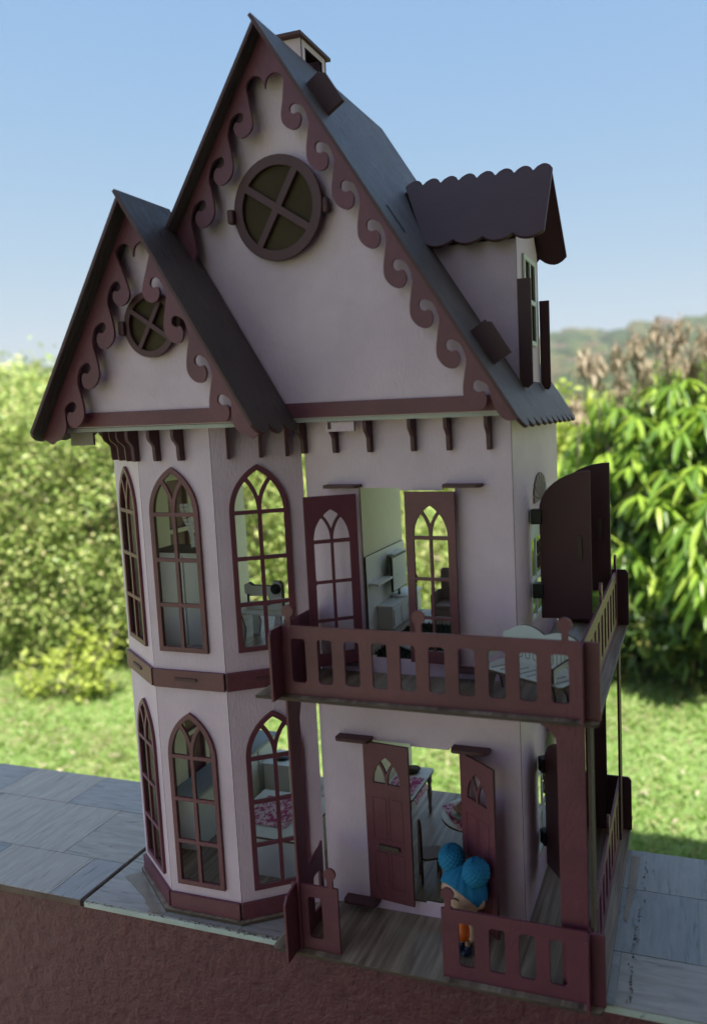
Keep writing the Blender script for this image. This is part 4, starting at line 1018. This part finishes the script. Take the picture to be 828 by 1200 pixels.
# twisting pale trunks seen through the balcony doors
# mango tree on the right: whorls of long drooping leaves
def mango(base, crown_c, crown_r, nwh, label, L=.19, seed=2, dark_n=9000):
    rr = np.random.default_rng(seed); t = thing('mango_tree', label, 'tree', T(*base)); B = np.array(base)
    # whorl centres over the shell
    d = rr.normal(size=(nwh*3, 3)); d /= np.linalg.norm(d, axis=1, keepdims=True); d = d[(d[:,1] < .35)][:nwh]; 
    rad = .82+.22*rr.random(len(d)); P_ = np.array(crown_c) + d*np.array(crown_r)*rad[:, None]
    cs, ds, us, Ls = [], [], [], []
    for p, dd in zip(P_, d):
        if p[2] < GZ+.15: continue
        k = rr.integers(8, 13); a0 = rr.random()*6.28; tilt = dd*.45 + np.array([0,0,.35])
        for q in range(k):
            a = a0 + 2*math.pi*q/k + rr.normal()*.15; h = np.array([math.cos(a), math.sin(a), -.15-.95*rr.random()])
            cs.append(p + rr.normal(size=3)*.008); ds.append(h + tilt*.4); us.append([0,0,1]); Ls.append(L*(.65+.5*rr.random()))
    cs, ds, us, Ls = map(np.array, (cs, ds, us, Ls))
    # long leaf strip with three segments drooping
    dn = ds/np.linalg.norm(ds, axis=1, keepdims=True); s_ = np.cross(dn, us); s_ /= np.linalg.norm(s_, axis=1, keepdims=True)+1e-9
    rows = []; n_ = len(cs); W_ = Ls*.185
    for f_, wf in ((0,.12),(.22,.75),(.5,1.0),(.78,.72),(1.0,.04)):
        mid = cs + dn*(Ls*f_)[:, None]*(1-.12*f_) + np.array([0,0,-1])*(Ls*.42*f_*f_)[:, None] 
        rows += [mid + s_*(W_*wf*.5)[:, None] + np.array([0,0,.006]), mid, mid - s_*(W_*wf*.5)[:, None] + np.array([0,0,.006])]
    V = np.stack(rows, 1).reshape(-1, 3) - B; base_i = (np.arange(n_)*15)[:, None]; F = []
    for j in range(4):
        for k in range(2): F.append(base_i + np.array([[3*j+k, 3*j+k+1, 3*j+k+4, 3*j+k+3]]))
    tri_soup('crown', V, np.concatenate(F, 0), 'mango', t, T(*base))
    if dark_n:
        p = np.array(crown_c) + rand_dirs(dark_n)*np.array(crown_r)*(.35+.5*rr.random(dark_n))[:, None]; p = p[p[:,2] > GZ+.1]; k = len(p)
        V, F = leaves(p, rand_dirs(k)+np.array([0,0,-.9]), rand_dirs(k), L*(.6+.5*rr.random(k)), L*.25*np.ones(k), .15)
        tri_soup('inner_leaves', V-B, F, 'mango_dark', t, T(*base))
    def tr(bm_):
        for q in range(4):
            a = 1.6*q+.4; pts = [(.03*math.cos(a)+f_*crown_r[0]*.6*math.cos(a), f_*crown_r[1]*.5*math.sin(a), (crown_c[2]+crown_r[2]*.5-base[2])*f_) for f_ in np.linspace(0,1,6)]
            tube_into(bm_, pts, [.05,.042,.034,.026,.018,.010], 8)
    mesh_from('trunk', tr, 'bark', t, T(*base)); return t, P_, d
mango((.42,3.95,GZ), (.50,4.00,-.04), (.85,.85,.92), 430, 'large mango tree with drooping yellow green leaves on the right', .185, 2, 14000)
mango((.95,3.05,GZ), (.56,3.0,-.12), (.20,.22,.30), 18, 'mango sapling with bright leaves close at the right picture edge', .19, 5, 60)
mango((-.22,4.6,GZ), (-.20,4.6,-.22), (.42,.4,.62), 80, 'smaller mango tree between the dollhouse and the large mango tree', .19, 9, 1500)
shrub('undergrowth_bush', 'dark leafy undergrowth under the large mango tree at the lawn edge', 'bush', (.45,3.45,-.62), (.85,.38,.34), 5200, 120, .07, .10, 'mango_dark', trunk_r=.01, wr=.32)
rr3 = np.random.default_rng(11)
NTH = ['first','second','third','fourth','fifth','sixth','seventh','eighth','ninth','tenth','eleventh','twelfth','thirteenth','fourteenth']
sprays = [(-.20,.70),(-.17,.97),(-.09,.92),(.02,.98),(.06,.82),(.13,1.04),(.18,.90),(.24,1.10),(.31,.96),(.37,1.11),(.43,.90),(.49,1.03),(.57,.98),(.66,1.02)]
for i, (x, z) in enumerate(sprays):
    y = 3.55 + .2*rr3.random(); z -= .03
    t = thing('dried_flower_spray', NTH[i]+' dried brown drooping flower spray from the left on top of the mango tree', 'dried flowers', T(x,y,z-.35), 'dried flower sprays on the mango tree')
    def stalk(bm_, i=i):
        tube_into(bm_, [(0,0,-.15),(.01,0,.12),(.0,.01,.36)], [.006,.005,.004], 6)
        for q in range(5): a = q*1.3+i; tube_into(bm_, [(0,0,.20+.03*q),(.03*math.cos(a),.03*math.sin(a),.31+.02*q),(.055*math.cos(a),.055*math.sin(a),.28+.02*q)], [.004,.003,.002], 5)
    mesh_from('stalk', stalk, 'bark', t, T(x,y,z-.35))
    k = 70; p = rr3.normal(size=(k,3))*np.array([.027,.027,.025]) + np.array([0,0,.34]); p[:,2] -= rr3.random(k)*.10
    V, F = leaves(p, rr3.normal(size=(k,3))*.22+np.array([0,0,-1.]), rr3.normal(size=(k,3)), .075*(.6+.8*rr3.random(k)), .022*np.ones(k), .3)
    tri_soup('dried_leaves', V, F, 'dry', t, T(x,y,z-.35))
# lawn blades
n_ = 120000
gx = -5.2 + 7.6*rng.random(n_); gy = 1.2 + 2.9*rng.random(n_)**.9; k = (gx < 1.9); gx, gy = gx[k], gy[k]; n_ = len(gx)
dens = np.sin(gx*3.1+gy*1.3)*np.cos(gy*2.7-gx)+rng.normal(size=n_)*.9; k = dens > -.9; gx, gy = gx[k], gy[k]; n_ = len(gx)
c = np.stack([gx, gy, np.full(n_, GZ-.005)+.012*np.sin(gx*2.1)*np.cos(gy*1.7)], 1); h = .022+.035*rng.random(n_)
d = np.stack([rng.normal(size=n_)*.55, rng.normal(size=n_)*.55, np.ones(n_)], 1); d /= np.linalg.norm(d, axis=1, keepdims=True)
s_ = rand_dirs(n_); s_[:,2] = 0; s_ /= np.linalg.norm(s_, axis=1, keepdims=True)+1e-9
V = np.stack([c-s_*.0035, c+s_*.0035, c+d*h[:,None]*.6+s_*.003, c+d*h[:,None]+np.stack([d[:,0]*h*.5, d[:,1]*h*.5, -h*.12],1)], 1).reshape(-1,3)
bi = (np.arange(n_)*4)[:, None]; F = np.concatenate([bi+np.array([[0,1,2]]), bi+np.array([[0,2,3]])], 0)
tag(tri_soup('grass', V, F, 'grass'), 'short sunlit lawn grass between the ledge and the hedge', 'grass', kind='stuff')
n_ = 380; c = np.stack([-5 + 7*rng.random(n_), 1.4+1.9*rng.random(n_), np.full(n_, GZ+.022)], 1)
V, F = leaves(c, rand_dirs(n_)*np.array([1,1,.25]), np.tile([0,0,1.], (n_,1)), 
.038*(.5+rng.random(n_)), .018*(.6+.8*rng.random(n_)), .3)
tag(tri_soup('leaf_litter', V, F, 'dry'), 'dry brown leaves scattered over the lawn', 'dead leaves', kind='stuff')
# hills
def hill_z(x, y):
    r = math.hypot(x-.44, y+.8); a = math.degrees(math.atan2(x-.44, y+.8))
    prof_ = np.interp(a, [-90,-60,-48,-40,-20,-8,-3,2,8,20,40,80], [3.0,3.0,2.7,3.2,3.8,4.3,4.7,5.2,5.3,5.3,5,4]) + .10*math.sin(a*1.3)+.10*math.sin(a*3.7+1)
    f_ = np.interp(r, [25,45,80,120,165,230,400], [0,.10,.38,.70,1.0,.9,.4])
    el_ = prof_*f_; z = math.tan(R(el_))*r*1.0 + (.6 + .9)*f_ + GZ - .3
    lump = (math.sin(x*.31+y*.17)*math.sin(y*.27-x*.11)+.6*math.sin(x*.83+1)*math.sin(y*.71+x*.2)+.35*math.sin(x*1.7+y*.6)*math.sin(y*1.9))
    return z + lump*.75*min(1, f_*2)
me = bpy.data.meshes.new('hills'); aa = np.linspace(-95, 70, 420); rs = np.concatenate([np.linspace(25,170,130), [190,230,300,400]])
v = [(.44+r*math.sin(R(a)), -.8+r*math.cos(R(a)), hill_z(.44+r*math.sin(R(a)), -.8+r*math.cos(R(a)))) for r in rs for a in aa]
na = len(aa); f = [(j*na+i, j*na+i+1, (j+1)*na+i+1, (j+1)*na+i) for j in range(len(rs)-1) for i in range(na-1)]
me.from_pydata(v, [], f)
for p in me.polygons: p.use_smooth = True
tag(link('hills', me, 'hill'), kind='structure')
# tree canopies on the hills, a mass nobody could count
cs = []
for k in range(6400):
    near = k < 1200; a = rng.uniform(-62, 14); r = rng.uniform(13, 42) if near else rng.uniform(42, 168); x, y = .44+r*math.sin(R(a)), -.8+r*math.cos(R(a)); cs.append((x, y, (GZ if r < 27 else hill_z(x, y)) - (.35 if near else 0), (.45+.45*rng.random()) if near else (.9+1.5*rng.random())*(.5+r/170)))
ico = bmesh.new(); bmesh.ops.create_icosphere(ico, subdivisions=2, radius=1); iv = np.array([q.co[:] for q in ico.verts]); iF = np.array([[q.index for q in fc.verts] for fc in ico.faces]); ico.free()
VV, FF = [], []
for i, (x, y, z, s0) in enumerate(cs):
    q = iv*(1+.22*np.sin(iv[:, [1]]*7+i)*np.cos(iv[:, [0]]*6+i*2)); VV.append(q*np.array([s0*1.2, s0*1.2, s0*.85])+np.array([x, y, z+s0*.3])); FF.append(iF+i*len(iv))
def canopy_mat():
    mt, n, l, bb = new_mat('hill_canopy'); g = n.new("ShaderNodeNewGeometry"); cr = n.new("ShaderNodeValToRGB"); l.new(g.outputs['Random Per Island'], cr.inputs[0])
    e = cr.color_ramp.elements
    for kk2 in range(3): e.new(.5)
    for k2, (ps_, cc) in enumerate([(0,(.04,.075,.025)),(.35,(.07,.12,.035)),(.65,(.12,.16,.05)),(.88,(.17,.17,.07)),(1,(.18,.12,.08))]): e[k2].position = ps_; e[k2].color = (*cc,1)
    v_ = coords(n, l); f_ = noise(n, l, 2.2, 6, v_, .7); cc = mix_rgb(n, l, ramp(n, l, f_, .3, .7), (.03,.05,.02), (1,1,1)); mm = n.new("ShaderNodeMix"); mm.data_type='RGBA'; mm.blend_type='MULTIPLY'; mm.inputs[0].default_value=.6
    l.new(cr.outputs[0], mm.inputs[6]); l.new(cc, mm.inputs[7]); l.new(mm.outputs[2], bb.inputs['Base Color']); bb.inputs['Roughness'].default_value=.9; bump(n, l, bb, f_, 1, .5); return mt
tag(tri_soup('hill_scrub', np.concatenate(VV), np.concatenate(FF), canopy_mat()), 'distant scrub and tree canopies covering the hills', 'trees', kind='stuff')

# ------------------------------------------------------------------ haze
hz = box('haze', -260, -40, -20, 260, 235, 30, 'white'); hz.data.materials.clear()
hm = bpy.data.materials.new('haze_air'); hm.use_nodes = True; hm.node_tree.nodes.clear()
ho = hm.node_tree.nodes.new("ShaderNodeOutputMaterial"); pv = hm.node_tree.nodes.new("ShaderNodeVolumePrincipled")
pv.inputs['Color'].default_value = (.93,.95,.97,1); pv.inputs['Density'].default_value = .0017; pv.inputs['Anisotropy'].default_value = .2
hm.node_tree.links.new(pv.outputs[0], ho.inputs['Volume']); hz.data.materials.append(hm); tag(hz, kind='stuff')
